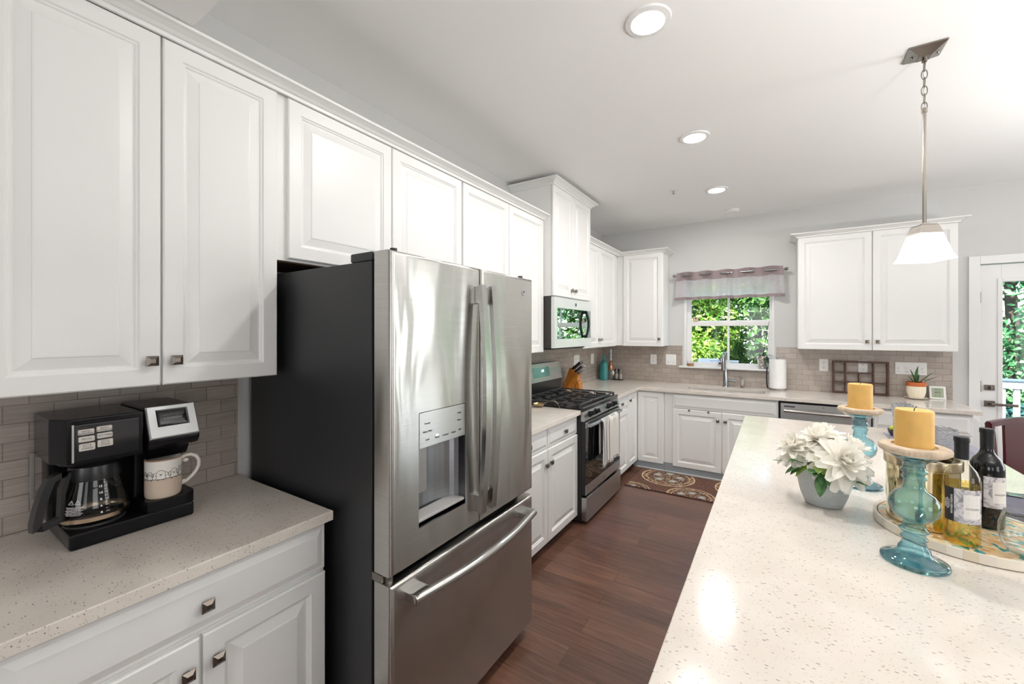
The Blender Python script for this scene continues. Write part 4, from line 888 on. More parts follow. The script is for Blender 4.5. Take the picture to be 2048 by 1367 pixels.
# succulent and weather display
PX, PY = 3.105, -.115
tag(B().lathe([(0, 0), (.055, 0), (.082, .008), (.086, .013), (.080, .013), (.05, .007), (0, .007)], (PX, PY, .9155), 40).build('saucer', P('saucer_glaze', '#d9d0c5', .3), loc=(PX, PY, .9155)), 'pale round saucer under the cream succulent pot', 'saucer')
pt = thing('potted_succulent', 'spiky green succulent in a ribbed cream pot with terracotta rim', 'plant', (PX, PY, .923))
rib = lambda a, z: 1+.018*math.cos(a*26)
B().lathe([(0, 0), (.045, 0), (.055, .015), (.066, .06), (.0665, .112), (.060, .115)], (PX, PY, .923), 104, mod=rib).build('pot', P('cream_glaze', '#ece3cd', .3), pt)
B().lathe([(.060, .110), (.0685, .112), (.0700, .118), (.0695, .146), (.066, .149), (.060, .146), (.060, .135), (0, .133)], (PX, PY, .923), 48).build('terracotta_rim', P('terracotta', '#bd6332', .7), pt)
random.seed(2)
for (dx, dy, dz, L, w) in ((-.25, 0, 1, .16, .026), (.05, -.1, 1, .19, .030), (-.5, .1, .9, .10, .022), (.7, -.1, .9, .17, .022), (.9, .05, .6, .17, .016), (-.7, -.2, .5, .07, .02), (.2, .3, .8, .11, .024), (-.1, -.4, .7, .09, .02)):
    b = B(); leaf(b, (PX+dx*.02, PY+dy*.02, 1.052), (dx, dy, dz), L, w, .08, cup=.35); b.build('blade', P('succulent_green', '#3f6b3c', .4, noise=.35, nscale=40) if L > .05 else LEAFD, pt, recalc=False, ang=2)
B().sphere((PX+.045, PY-.01, 1.075), .010, 10, sz=1.6).build('bud', P('pink_bud', '#b98a7a', .6), pt)
wd = thing('weather_display', 'small white digital thermometer leaning at the counter end', 'thermometer', (3.265, -.05, .915))
tf = lambda u, v, w: Vector((3.265+u, -.058+v*.22-w, .9165+v))
B().rings(-.056, .056, 0, .118, [(0, -.012), (0, .001), (.003, .004), (.014, .004), (.016, .002)], tf).build('case', PLATE, wd, smooth=False)
sc_ = B().rings(-.040, .040, .016, .102, [(0, .001), (0, .0032)], tf).build('screen', P('lcd_green', '#9aa48c', .25), wd, smooth=False)
for s, v, z in (('72.5', .086, .024), ('48%', .060, .026), ('2:15', .032, .024)): text(s, z, PRINT, sc_, lambda u, q, w: tf(u, v+q, .0034+w*.5))
# ------------------------------------------------------------------ rug
tr = NT('medallion_rug_pile'); gg = tr.pos((1, 1, 1)); 
def medal(cx, cy, R):
    sp = tr.n('VectorMath', operation='SUBTRACT'); tr.l(gg, sp.inputs[0]); sp.inputs[1].default_value = (cx, cy, 0); s3 = tr.n('SeparateXYZ'); tr.l(sp.outputs[0], s3.inputs[0])
    r = tr.math('DIVIDE', tr.math('SQRT', tr.math('ADD', tr.math('MULTIPLY', s3.outputs[0], s3.outputs[0]), tr.math('MULTIPLY', s3.outputs[1], s3.outputs[1]))), R)
    a = tr.math('ARCTAN2', s3.outputs[1], s3.outputs[0]); return r, a
base = '#5a3a30'; nz = tr.noise(gg, 60, 3); col = tr.mix(tr.math('GREATER_THAN', nz, .62), base, '#6b4a3e')
for cx, cy, R in ((1.04, -.86, .27), (1.33, -1.28, .22), (1.75, -.86, .27), (.80, -1.36, .18)):
    r, a = medal(cx, cy, R); ins = tr.math('LESS_THAN', r, 1.0)
    vr = tr.n('TexVoronoi'); vr.inputs['Scale'].default_value = 1; cv = tr.n('CombineXYZ'); tr.l(tr.math('MULTIPLY', a, 5.1), cv.inputs[0]); tr.l(tr.math('MULTIPLY', r, 11), cv.inputs[1]); tr.l(cv.outputs[0], vr.inputs['Vector']); sr = tr.n('SeparateColor'); tr.l(vr.outputs['Color'], sr.inputs[0])
    vq = tr.n('TexVoronoi'); vq.inputs['Scale'].default_value = 75; tr.l(gg, vq.inputs['Vector']); sq = tr.n('SeparateColor'); tr.l(vq.outputs['Color'], sq.inputs[0])
    pc = tr.ramp(tr.math('FRACT', tr.math('ADD', sr.outputs[0], tr.math('MULTIPLY', sq.outputs[0], .45))), [(0, '#5a3a30'), (.28, '#a9845c'), (.42, '#6b4637'), (.55, '#cdb795'), (.68, '#4d332b'), (.82, '#b8863f'), (.93, '#8798a0')], 'CONSTANT')
    sp2 = tr.mix(tr.math('GREATER_THAN', vr.outputs['Distance'], .55), pc, '#4a302a')
    ring = tr.math('LESS_THAN', tr.math('ABSOLUTE', tr.math('SUBTRACT', r, .95)), .025); sp2 = tr.mix(ring, sp2, '#cdb795'); ring2 = tr.math('LESS_THAN', tr.math('ABSOLUTE', tr.math('SUBTRACT', r, .78)), .02); sp2 = tr.mix(ring2, sp2, '#bfa885')
    ctr = tr.math('LESS_THAN', tr.math('ABSOLUTE', tr.math('SUBTRACT', r, .42)), tr.math('MULTIPLY', tr.math('GREATER_THAN', tr.math('SINE', tr.math('MULTIPLY', a, 5)), -.1), .14)); sp2 = tr.mix(ctr, sp2, '#8c979c')
    ct2 = tr.math('LESS_THAN', tr.math('ABSOLUTE', tr.math('SUBTRACT', r, .42)), tr.math('MULTIPLY', tr.math('GREATER_THAN', tr.math('SINE', tr.math('MULTIPLY', a, 5)), .6), .07)); sp2 = tr.mix(ct2, sp2, '#c3bca8')
    col = tr.mix(ins, col, sp2)
col = tr.mix(tr.math('GREATER_THAN', tr.noise(gg, 130, 2), .60), col, '#8d6c56'); tr.base(col); tr.p.inputs['Roughness'].default_value = .95; tr.bump(tr.noise(gg, 500, 2), .6, .004)
rug = thing('rug', 'brown medallion kitchen rug on the hardwood floor before the sink', 'rug', (1.35, -1.0, 0)); B().box(.725, 2.0, -1.30, -.70, .0005, .010, .003).build('pile', tr.m, rug); 
b = B(); b.box(.718, 2.007, -1.308, -1.298, .0005, .0085, .002); b.box(.718, .728, -1.308, -.694, .0005, .0085, .002); b.build('binding', P('rug_binding', '#3a2620', .9), rug)
# ------------------------------------------------------------------ ceiling
def downlight(x, y, lab, z=CZ):
    o = thing('recessed_light', lab, 'ceiling light', (x, y, z), 'recessed ceiling lights')
    B().lathe([(.068, -.012), (.092, -.008), (.095, -.0005), (.068, -.0005)], (x, y, z), 40).build('trim_ring', TRIMW, o)
    B().lathe([(0, -.0105), (.069, -.0105), (.069, -.006), (0, -.006)], (x, y, z), 40).build('lens', LENS, o)
LENS = P('lit_led_lens', (1, 1, 1), emit=(1.0, .965, .93), estr=360)
downlight(1.537, -3.616, 'round recessed ceiling light over the aisle in front of the refrigerator')
downlight(1.532, -2.383, 'round recessed ceiling light over the aisle in front of the gas range')
downlight(1.534, -1.160, 'round recessed ceiling light beside the sprinkler head, closest to the sink window')
sm = thing('smoke_detector', 'flat round white smoke detector on the ceiling near the far wall', 'smoke detector', (1.60, -.36, CZ)); B().lathe([(0, -.030), (.055, -.028), (.066, -.018), (.068, -.008), (.075, -.007), (.075, -.0005), (0, -.0005)], (1.60, -.36, CZ), 40).build('housing', TRIMW, sm)
sk_ = thing('sprinkler', 'tiny fire sprinkler head on the ceiling', 'sprinkler', (1.192, -1.347, CZ)); B().lathe([(0, -.006), (.030, -.004), (.035, -.0005), (0, -.0005)], (1.192, -1.347, CZ), 24).build('escutcheon', TRIMW, sk_); b = B(); b.cyl((1.192, -1.347, CZ-.005), (1.192, -1.347, CZ-.03), .006, .004, 10); b.cyl((1.192, -1.347, CZ-.03), (1.192, -1.347, CZ-.033), .014, seg=12); b.build('head', CHROME, sk_)
# pendant
PX, PY = 2.586, -2.720
pd = thing('pendant_lamp', 'brushed nickel pendant lamp with a lit white square shade over the island', 'pendant lamp', (PX, PY, CZ))
b = B(); t = bmesh.new(); L = []
for hx, hy, z in ((.066, .068, CZ-.0005), (.066, .068, CZ-.006), (.060, .062, CZ-.010), (.026, .028, CZ-.030), (.022, .022, CZ-.034)): L.append([t.verts.new((PX+sx*hx, PY+sy*hy, z)) for sx, sy in ((-1, -1), (1, -1), (1, 1), (-1, 1))])
for A, D in zip(L, L[1:]):
    for j in range(4): t.faces.new((A[j], A[(j+1) % 4], D[(j+1) % 4], D[j]))
t.faces.new(L[-1]); b.join(t); b.build('canopy', NICK, pd, smooth=False)
b = B()
for sx, sy in ((-1, 0), (1, 0)): b.sphere((PX+sx*.046, PY+sy*.046, CZ-.021), .006, 10)
b.build('canopy_screw', CHROME, pd)
B().cyl((PX, PY, CZ-.034), (PX, PY, CZ-.052), .008, .010, 16).build('canopy_loop', NICK, pd)
z = CZ-.050; i = 0
while z > 2.60:
    b = B(); h = .046; d = Vector((1, 0, 0)) if i % 2 else Vector((0, 1, 0))
    b.tube([Vector((PX, PY, z-h/2))+d*.0105*math.cos(a)*(1)+Vector((0, 0, 1))*h/2*math.sin(a) for a in [2*PI*k/18 for k in range(18)]], .0022, 8, closed=True); b.build('chain_link', NICK, pd, ang=2); z -= h-.008; i += 1
b = B(); b.tube([(PX+.004*math.sin(k*1.4), PY+.006*math.cos(k*1.9), CZ-.04-.24*k/12) for k in range(13)], .0015, 6); b.build('cord', P('silver_cord', '#a9a6a0', .4), pd)
b = B(); b.cyl((PX, PY, 2.590), (PX, PY, 2.045), .0075, seg=16); b.cyl((PX, PY, 2.592), (PX, PY, 2.572), .011, seg=16); b.cyl((PX, PY, 2.262), (PX, PY, 2.258), .0085, seg=16); b.build('rod', NICK, pd)
def pyr(b, rows, R):
    t = bmesh.new(); L = []
    for h, z in rows: L.append([t.verts.new(Vector((PX, PY, z))+R @ Vector((sx*h, sy*h, 0))) for sx, sy in ((-1, -1), (1, -1), (1, 1), (-1, 1))])
    for A, D in zip(L, L[1:]):
        for j in range(4): t.faces.new((A[j], A[(j+1) % 4], D[(j+1) % 4], D[j]))
    b.join(t); return b
R = Matrix.Rotation(math.radians(23), 3, 'Z'); b = B(); pyr(b, [(.001, 2.052), (.010, 2.052), (.012, 2.045), (.030, 2.041), (.035, 2.035), (.043, 2.006), (.046, 1.998), (.001, 1.998)], R); b.build('shade_cap', NICK, pd, smooth=False)
SHADE = P('lit_frosted_shade', (.9, .9, .88), .5, emit=(1, .97, .92), estr=2.0)
b = B(); pyr(b, [(.043, 2.001), (.069, 1.892), (.074, 1.884), (.0775, 1.873), (.075, 1.873), (.067, 1.890), (.041, 1.999)], R); b.build('shade', SHADE, pd, smooth=False)
# ------------------------------------------------------------------ island: candle holders
IZ = .9155
BLUE = glass('blue_glass', (.60, .86, .93), (.015, .15, .22), 1.7, .02)
HOLD = [(0, .004), (.040, .004), (.068, .000), (.0705, .004), (.069, .010), (.058, .013), (.042, .020), (.034, .032), (.033, .040), (.026, .050), (.0245, .062), (.029, .067), (.0245, .072), (.024, .080), (.032, .089), (.024, .098), (.0225, .110),
        (.026, .116), (.040, .122), (.050, .136), (.0535, .154), (.050, .172), (.040, .187), (.026, .196), (.0225, .206), (.0215, .222), (.027, .230), (.0215, .238), (.0285, .248), (.023, .256), (.023, .268), (.030, .276), (.050, .286), (.060, .296)]
def holder(x, y, lab, lab2):
    o = thing('candle_holder', lab, 'candle holder', (x, y, IZ), 'blue glass candle holders')
    B().lathe(HOLD, (x, y, IZ), 64).build('glass_stem', BLUE, o, ang=1.2)
    tw_ = lambda a, z: 1+.012*math.sin(a*44+z*900)
    B().lathe([(.040, .2965), (.066, .2965), (.072, .302), (.0735, .309), (.071, .315), (.060, .317), (.047, .3165), (.045, .311), (0, .311)], (x, y, IZ), 176, mod=lambda a, z: tw_(a, z) if .299 < z < .314 else 1).build('wooden_plate', PLATEW, o)
    c = thing('pillar_candle', lab2, 'candle', (x, y, IZ+.311), 'yellow pillar candles')
    B().lathe([(0, .312), (.038, .312), (.0395, .316), (.0395, .408), (.0375, .4125), (.030, .4125), (.012, .4085), (0, .408)], (x, y, IZ), 56, mod=lambda a, z: 1+.006*math.sin(3*a+z*20)).build('wax', WAX, c)
    B().tube([(x, y, IZ+.408), (x+.001, y, IZ+.416), (x+.005, y-.003, IZ+.422)], .0011, 6).build('wick', HOLE, c)
PLATEW = P('whitewashed_wood', '#c8b69f', .65, noise=.18, nscale=45)
WAX = P('yellow_wax', '#e0b668', .42, sub=.35, noise=.05, nscale=30)
holder(2.310, -3.878, 'tall blue glass candle holder in front, beside the wine bottles', 'thick yellow pillar candle on the front holder, beside the wine bottles')
holder(2.284, -3.233, 'tall blue glass candle holder behind the flower arrangement', 'thick yellow pillar candle on the holder behind the flowers')
# flower arrangement
AX, AY = 2.141, -3.541
fa_ = thing('flower_arrangement', 'white artificial dahlias with green leaves in a textured grey bowl', 'flowers', (AX, AY, IZ))
tp = NT('crosshatch_ceramic'); g1 = tp.n('NewGeometry'); s1 = tp.n('SeparateXYZ'); tp.l(g1.outputs['Position'], s1.inputs[0])
aa = tp.math('ARCTAN2', tp.math('SUBTRACT', s1.outputs[1], AY), tp.math('SUBTRACT', s1.outputs[0], AX)); 
w1_ = tp.math('SINE', tp.math('ADD', tp.math('MULTIPLY', aa, 52), tp.math('MULTIPLY', s1.outputs[2], 640))); w2_ = tp.math('SINE', tp.math('SUBTRACT', tp.math('MULTIPLY', aa, 52), tp.math('MULTIPLY', s1.outputs[2], 640)))
hh = tp.math('MULTIPLY', w1_, w2_); tp.base(tp.ramp(tp.math('MULTIPLY_ADD', hh, .5, .5), [(.25, '#868d93'), (.5, '#b9bec2'), (.75, '#e3e5e6')])); tp.bump(hh, .6, .002); tp.p.inputs['Roughness'].default_value = .6
B().lathe([(0, 0), (.050, 0), (.056, .004), (.070, .040), (.079, .085), (.0835, .125), (.0835, .131), (.079, .130), (.074, .11), (0, .10)], (AX, AY, IZ), 56, sx=1.0, sy=.86).build('bowl', tp.m, fa_)
B().lathe([(0, .112), (.076, .112), (.076, .105), (0, .105)], (AX, AY, IZ), 32, sy=.86).build('moss', P('dark_moss', '#2c3a22', .9, noise=.5, nscale=120), fa_)
PETAL = NT('ivory_petal'); PETAL.base('#fbf8f1'); PETAL.p.inputs['Roughness'].default_value = .7; tl_ = PETAL.n('BsdfTranslucent'); tl_.inputs[0].default_value = (.95, .93, .86, 1); mx_ = PETAL.n('MixShader'); mx_.inputs[0].default_value = .3; PETAL.l(PETAL.p.outputs[0], mx_.inputs[1]); PETAL.l(tl_.outputs[0], mx_.inputs[2]); PETAL.l(mx_.outputs[0], PETAL.out.inputs[0])
def bloom(c, n, R, seed):
    rnd = random.Random(seed); b = B(); n = Vector(n).normalized(); X = n.orthogonal().normalized(); Y = n.cross(X)
    for L, (cnt, tilt, ln, wd) in enumerate(((12, -.18, 1.0, .50), (12, .08, .97, .48), (11, .36, .88, .44), (10, .66, .72, .38), (9, .98, .54, .30), (8, 1.25, .38, .24))):
        for i in range(cnt):
            a = 2*PI*(i+.5*(L % 2))/cnt+rnd.uniform(-.12, .12); tl = tilt+rnd.uniform(-.12, .12); rr = R*ln*rnd.uniform(.9, 1.08)
            rad_ = X*math.cos(a)+Y*math.sin(a); d = rad_*math.cos(tl)+n*math.sin(tl); upv = n*math.cos(tl)-rad_*math.sin(tl)
            leaf(b, Vector(c)+n*(.004*L), d, rr, R*wd, rnd.uniform(.10, .32) if L < 3 else rnd.uniform(-.3, -.05), up=upv, n=6, cup=.22, blunt=True)
    return b.build('bloom', PETAL.m, fa_, recalc=False, ang=2)
BL = ((AX-.083, AY+.010, IZ+.178), (AX+.002, AY+.07, IZ+.215), (AX+.045, AY-.055, IZ+.168), (AX+.070, AY+.035, IZ+.190), (AX-.02, AY+.02, IZ+.215))
for c_, n_, r_, sd_ in ((BL[0], (-.5, -.35, .9), .078, 1), (BL[1], (-.1, -.1, 1), .082, 2), (BL[2], (.35, -.75, .75), .096, 3), (BL[3], (.6, .0, .8), .080, 4), (BL[4], (0, -.2, 1), .07, 5)): bloom(c_, n_, r_, sd_)
b = B()
for c_ in BL: b.tube([(AX+(c_[0]-AX)*.4, AY+(c_[1]-AY)*.4, IZ+.10), c_], .0025, 6)
b.build('stems', P('flower_stem', '#4d6a35', .6), fa_)
random.seed(11); LG = P('eucalyptus_green', '#3f6a38', .45, noise=.35, nscale=60); LG2 = P('fresh_leaf_green', '#79953f', .5, noise=.3, nscale=60)
for i in range(26):
    a = -PI/2+random.uniform(-2.1, 2.1) if i < 20 else random.uniform(0, 2*PI); r = random.uniform(.045, .082)
    p = Vector((AX+r*math.cos(a), AY+r*.86*math.sin(a), IZ+.118+random.uniform(0, .03))); b = B()
    leaf(b, p, (math.cos(a)*1.0, math.sin(a), random.uniform(-.35, .7)), random.uniform(.045, .068), random.uniform(.026, .038), random.uniform(.2, .7), cup=.12); b.build('leaf', LG if i % 3 else LG2, fa_, recalc=False, ang=2)
for p, d, L, w, dr in (((AX-.075, AY-.01, IZ+.135), (-1, -.12, .1), .085, .022, .05), ((AX-.012, AY-.078, IZ+.12), (-.1, -.6, -.6), .062, .036, .25), ((AX-.02, AY-.07, IZ+.13), (-.6, -.8, .5), .055, .04, .4), ((AX+.03, AY-.072, IZ+.125), (.9, -.35, .05), .09, .026, .15)):
    b = B(); leaf(b, p, d, L, w, dr); b.build('leaf', LG, fa_, recalc=False, ang=2)
b = B(); st_ = B()
for i in range(70):
    a = random.uniform(0, 2*PI); rr = random.uniform(0, .030); c0 = Vector((AX-.030+rr*math.cos(a), AY-.045+rr*math.sin(a)*.8, IZ+.165+random.uniform(-.03, .028)-rr*.4)); b.sphere(c0, random.uniform(.0025, .0042), 6); st_.tube([(AX-.02, AY-.03, IZ+.12), c0], .0006, 4)
b.build('baby_breath_buds', P('pale_bud', '#e9e8c4', .7), fa_); st_.build('baby_breath_stems', P('bud_stem', '#8d9a54', .7), fa_)
# round tray and what stands on it
TX, TY, TR = 2.485, -3.587, .2128
tm_ = NT('mosaic_tray_top'); v_ = tm_.pos(); sp_ = tm_.n('VectorMath', operation='SUBTRACT'); tm_.l(v_, sp_.inputs[0]); sp_.inputs[1].default_value = (TX, TY, 0); s_ = tm_.n('SeparateXYZ'); tm_.l(sp_.outputs[0], s_.inputs[0])
r_ = tm_.math('SQRT', tm_.math('ADD', tm_.math('MULTIPLY', s_.outputs[0], s_.outputs[0]), tm_.math('MULTIPLY', s_.outputs[1], s_.outputs[1]))); a_ = tm_.math('ARCTAN2', s_.outputs[1], s_.outputs[0])
cc = tm_.n('CombineXYZ'); tm_.l(tm_.math('MULTIPLY', a_, 9), cc.inputs[0]); tm_.l(tm_.math('MULTIPLY', r_, 55), cc.inputs[1]); vo = tm_.n('TexVoronoi'); vo.inputs['Scale'].default_value = 1; tm_.l(cc.outputs[0], vo.inputs['Vector']); sc2 = tm_.n('SeparateColor'); tm_.l(vo.outputs['Color'], sc2.inputs[0])
tile_c = tm_.ramp(sc2.outputs[0], [(0, '#d9b98d'), (.25, '#e3cda8'), (.45, '#c99a63'), (.6, '#e6dcc6'), (.8, '#d2a878')], 'CONSTANT'); teal = tm_.ramp(sc2.outputs[1], [(0, '#3f8f8a'), (.5, '#7fb3a8'), (.8, '#2f7a78')], 'CONSTANT')
pz = tm_.noise(cc.outputs[0], .55, 2); on_ = tm_.math('GREATER_THAN', pz, .60); band_ = tm_.math('MULTIPLY', tm_.math('SINE', tm_.math('MULTIPLY', a_, 9)), .5); on2 = tm_.math('MULTIPLY', tm_.math('GREATER_THAN', sc2.outputs[2], .72), tm_.math('GREATER_THAN', band_, .2))
tm_.base(tm_.mix(tm_.math('MAXIMUM', on_, on2), tile_c, teal)); tm_.p.inputs['Roughness'].default_value = .15
mp_ = NT('mother_of_pearl_rim'); cc = mp_.n('CombineXYZ'); sp_ = mp_.n('VectorMath', operation='SUBTRACT'); mp_.l(mp_.pos(), sp_.inputs[0]); sp_.inputs[1].default_value = (TX, TY, 0); s_ = mp_.n('SeparateXYZ'); mp_.l(sp_.outputs[0], s_.inputs[0]); mp_.l(mp_.math('MULTIPLY', mp_.math('ARCTAN2', s_.outputs[1], s_.outputs[0]), 5.2), cc.inputs[0])
wn_ = mp_.n('TexWhiteNoise', noise_dimensions='1D'); mp_.l(mp_.math('FLOOR', mp_.math('MULTIPLY', mp_.math('ARCTAN2', s_.outputs[1], s_.outputs[0]), 7)), wn_.inputs['W']); mp_.base(mp_.ramp(wn_.outputs['Value'], [(0, '#ded5c6'), (.5, '#efe9df'), (1, '#d8c8ac')])); mp_.p.inputs['Roughness'].default_value = .2
ty = thing('round_tray', 'round mosaic tray with pearly rim holding bottles, bucket and wine glass', 'tray', (TX, TY, IZ))
B().lathe([(0, .012), (TR-.012, .012), (TR-.010, .022), (TR-.009, .0265), (TR, .0265), (TR, .002), (TR-.01, 0), (0, 0)], (TX, TY, IZ), 120).build('rim', mp_.m, ty); B().lathe([(0, .0125), (TR-.0125, .0125), (TR-.0125, .0245), (0, .0245)], (TX, TY, IZ), 96).build('mosaic_top', tm_.m, ty)
TZ = IZ+.0248
bk = thing('ice_bucket', 'shiny gold and silver metal ice bucket on the round tray', 'bucket', (2.383, -3.612, TZ))
tg = NT('polished_bucket'); tg.p.inputs['Metallic'].default_value = 1; tg.p.inputs['Roughness'].default_value = .1; tg.base('#d9cba8')
BX, BY = 2.383, -3.612
B().lathe([(0, 0), (.082, 0), (.084, .003), (.084, .178), (.082, .178), (.080, .01), (0, .008)], (BX, BY, TZ), 64).build('body', tg.m, bk); B().lathe([(.0835, .180), (.0900, .180), (.0905, .183), (.0905, .206), (.089, .2085), (.083, .2085), (.0815, .205), (.0815, .182), (.0835, .180)], (BX, BY, TZ), 64).build('rim_band', P('satin_rim', '#c3b59c', .2, 1), bk)
def bottle(x, y, lab, glassm, liq, liqtop, cap, rot):
    o = thing('wine_bottle', lab, 'bottle', (x, y, TZ)); R0 = .0375; H = .300
    pf = [(0, .022), (.012, .020), (.024, .006), (.030, 0), (.0355, .002), (R0, .010), (R0, .178), (.0360, .192), (.030, .206), (.021, .218), (.0155, .229), (.0142, .240), (.0140, .296), (0, .298)]
    B().lathe(pf, (x, y, TZ), 56).build('glass_body', glassm, o, ang=1.2)
    if liq: B().lathe([(0, .0245), (.012, .0225), (.024, .0085), (.030, .003), (.0345, .005), (.0362, .012), (.0362, liqtop), (0, liqtop)], (x, y, TZ), 48).build('wine', liq, o, ang=1.2)
    B().lathe([(.0148, .238), (.0152, .285), (.0165, .287), (.0165, .297), (.0155, .300), (0, .3005)], (x, y, TZ), 40).build('capsule', cap, o)
    C_ = lambda u, v, w: Vector((x+(R0+.0006+w)*math.cos(rot+u/R0), y+(R0+.0006+w)*math.sin(rot+u/R0), TZ+v))
    def patch(u0, u1, v0, v1, w=0):
        b = B(); n = 16
        for i in range(n): a, c = u0+(u1-u0)*i/n, u0+(u1-u0)*(i+1)/n; b.face([C_(a, v0, w), C_(c, v0, w), C_(c, v1, w), C_(a, v1, w)])
        return b
    lb_ = patch(-.034, .055, .066, .160).build('paper_label', FLORAL, o, recalc=False); inkb(patch(-.034, -.010, .066, .160, .0003), LBLACK, lb_); inkb(patch(.008, .046, .082, .146, .0003), LPAPER, lb_)
    V_ = lambda u0, v0: (lambda u, v, w: C_(u0+v, v0-u, .0007+w*.3) if False else C_(u0-v, v0+u, .0007+w*.3))
    for s, u0, z in (('VINTNERS RESERVE', -.0145, .0062), ('PRODUCE OF', -.0205, .0040), ('ESTATE BOTTLED', -.0245, .0040), ('RISERVA', -.0295, .0066)): text(s, z, WPRINT, lb_, V_(u0, .113), bold=.00008)
    H_ = lambda u0, v0: (lambda u, v, w: C_(u0+u, v0+v, .0007+w*.3))
    text('ENGLISH', .0075, P('label_grey_ink', '#8d8a8c', .6), lb_, H_(.027, .108))
    for v in (.139, .133, .120, .096, .091): q = B(); q.face([C_(.016, v, .0008), C_(.038, v, .0008), C_(.038, v+.0008, .0008), C_(.016, v+.0008, .0008)]); inkb(q, P('label_grey_ink', '#8d8a8c', .6), lb_)
    return o
fl = NT('floral_label_print'); nz = fl.noise(fl.pos(), 42, 5, .6, 1.2); fl.base(fl.ramp(nz, [(.3, '#77767f'), (.45, '#a9a6ad'), (.58, '#dcd8da'), (.75, '#cbb8bd')])); fl.p.inputs['Roughness'].default_value = .55; FLORAL = fl.m
LBLACK = P('label_black', (.012, .011, .012), .5); LPAPER = P('label_paper', '#e6e3df', .55); CAPM = P('capsule_black', (.010, .010, .012), .35, spec=.35)
bottle(2.440, -3.728, 'clear bottle of pale golden wine with black capsule and floral label', glass('pale_bottle_glass', (.98, .975, .93), (.82, .80, .62), 1.2), glass('golden_wine', (.97, .90, .55), (.92, .76, .25), .2), .170, CAPM, math.radians(-112))
bottle(2.545, -3.540, 'dark red-wine bottle with black capsule standing behind the golden one', P('dark_bottle_glass', (.005, .005, .006), .05, spec=.5), None, 0, CAPM, math.radians(-102))
gl_ = thing('wine_glass', 'clear stemless wine glass on the round tray edge', 'glass', (2.552, -3.742, TZ)); gp = [(0, .003), (.018, .002), (.028, .008), (.040, .026), (.0465, .050), (.0455, .078), (.039, .104), (.0345, .116)]
B().lathe(gp+[(r-.0012, z) for r, z in gp[::-1] if r > .001][0:7]+[(0, .006)], (2.552, -3.742, TZ), 56).build('bowl', CLEAR, gl_, ang=1.2)
# place settings behind the tray
MATM = P('lilac_grey_placemat', '#8f8d9b', .8, bump=.3, bscale=500); NAPK = P('slate_napkin', '#5d5c68', .9, bump=.3, bscale=420)
tag(B().box(2.555, 2.9, -2.525, -2.02, IZ, IZ+.004, .001).build('placemat', MATM, loc=(2.7, -2.27, IZ)), 'lilac-grey placemat under the cut-glass bowl at the island far end', 'placemat')
tag(B().box(2.62, 2.9, -3.40, -3.045, IZ, IZ+.004, .001).build('placemat', P('charcoal_mat', '#3f3f48', .8, bump=.3, bscale=500), loc=(2.76, -3.22, IZ)), 'charcoal placemat beneath the folded napkin behind the wine glass', 'placemat')
nk = B(); t = bmesh.new(); R_ = []
for i in range(13):
    R_.append([t.verts.new((2.655+.235*i/12, -3.33+.27*j/6, IZ+.0135+.002*math.sin(i*1.3+j*.7))) for j in range(7)])
for A, D in zip(R_, R_[1:]):
    for j in range(6): t.faces.new((A[j], D[j], D[j+1], A[j+1]))
nk.join(t); nko = tag(nk.build('napkin', NAPK, loc=(2.77, -3.2, IZ+.004)), 'folded slate-grey cloth napkin under the fork', 'napkin'); md = nko.modifiers.new('fold', 'SOLIDIFY'); md.thickness = .007; md.offset = -1
fk = thing('fork', 'silver fork resting on the slate napkin', 'fork', (2.75, -3.15, IZ+.017)); FM = P('cutlery_silver', '#b9b6b2', .15, 1); zf = IZ+.0195
b = B(); b.tube([(2.885, -3.130, zf), (2.80, -3.125, zf+.003), (2.755, -3.122, zf+.002)], [1.3, .8, .6], rect=(.012, .003), up=(0, 0, 1)); b.build('handle', FM, fk)
b = B(); b.box(2.722, 2.758, -3.133, -3.111, zf-.001, zf+.0015, .0008)
for k in range(4): b.tube([(2.724, -3.131+k*.006, zf), (2.70, -3.131+k*.006, zf+.004), (2.675, -3.131+k*.006, zf+.006)], 1, rect=(.0028, .002), up=(0, 0, 1))
b.build('tines', FM, fk)
CRY = NT('cut_crystal'); CRY.t.nodes.remove(CRY.p); vz = CRY.n('TexVoronoi'); vz.inputs['Scale'].default_value = 110; CRY.l(CRY.pos((1, 1, 1.6)), vz.inputs['Vector']); bp = CRY.n('Bump'); bp.inputs['Strength'].default_value = 1; bp.inputs['Distance'].default_value = .012; CRY.l(vz.outputs['Distance'], bp.inputs['Height'])
rf = CRY.n('BsdfGlossy'); rf.inputs['Roughness'].default_value = .03; CRY.l(bp.outputs[0], rf.inputs['Normal']); tp_ = CRY.n('BsdfTransparent'); tp_.inputs[0].default_value = (.97, .985, 1, 1); df = CRY.n('BsdfDiffuse'); df.inputs[0].default_value = (.95, .97, 1, 1); CRY.l(bp.outputs[0], df.inputs['Normal']); fr2 = CRY.n('Fresnel'); fr2.inputs[0].default_value = 1.9; CRY.l(bp.outputs[0], fr2.inputs['Normal'])
m0 = CRY.n('MixShader'); m0.inputs[0].default_value = .45; CRY.l(tp_.outputs[0], m0.inputs[1]); CRY.l(df.outputs[0], m0.inputs[2]); m1_ = CRY.n('MixShader'); CRY.l(fr2.outputs[0], m1_.inputs[0]); CRY.l(m0.outputs[0], m1_.inputs[1]); CRY.l(rf.outputs[0], m1_.inputs[2]); CRY.l(m1_.outputs[0], CRY.out.inputs[0])
jag = lambda k: (lambda a, z: 1+.03*math.cos(a*k))
MZ2 = IZ+.0045
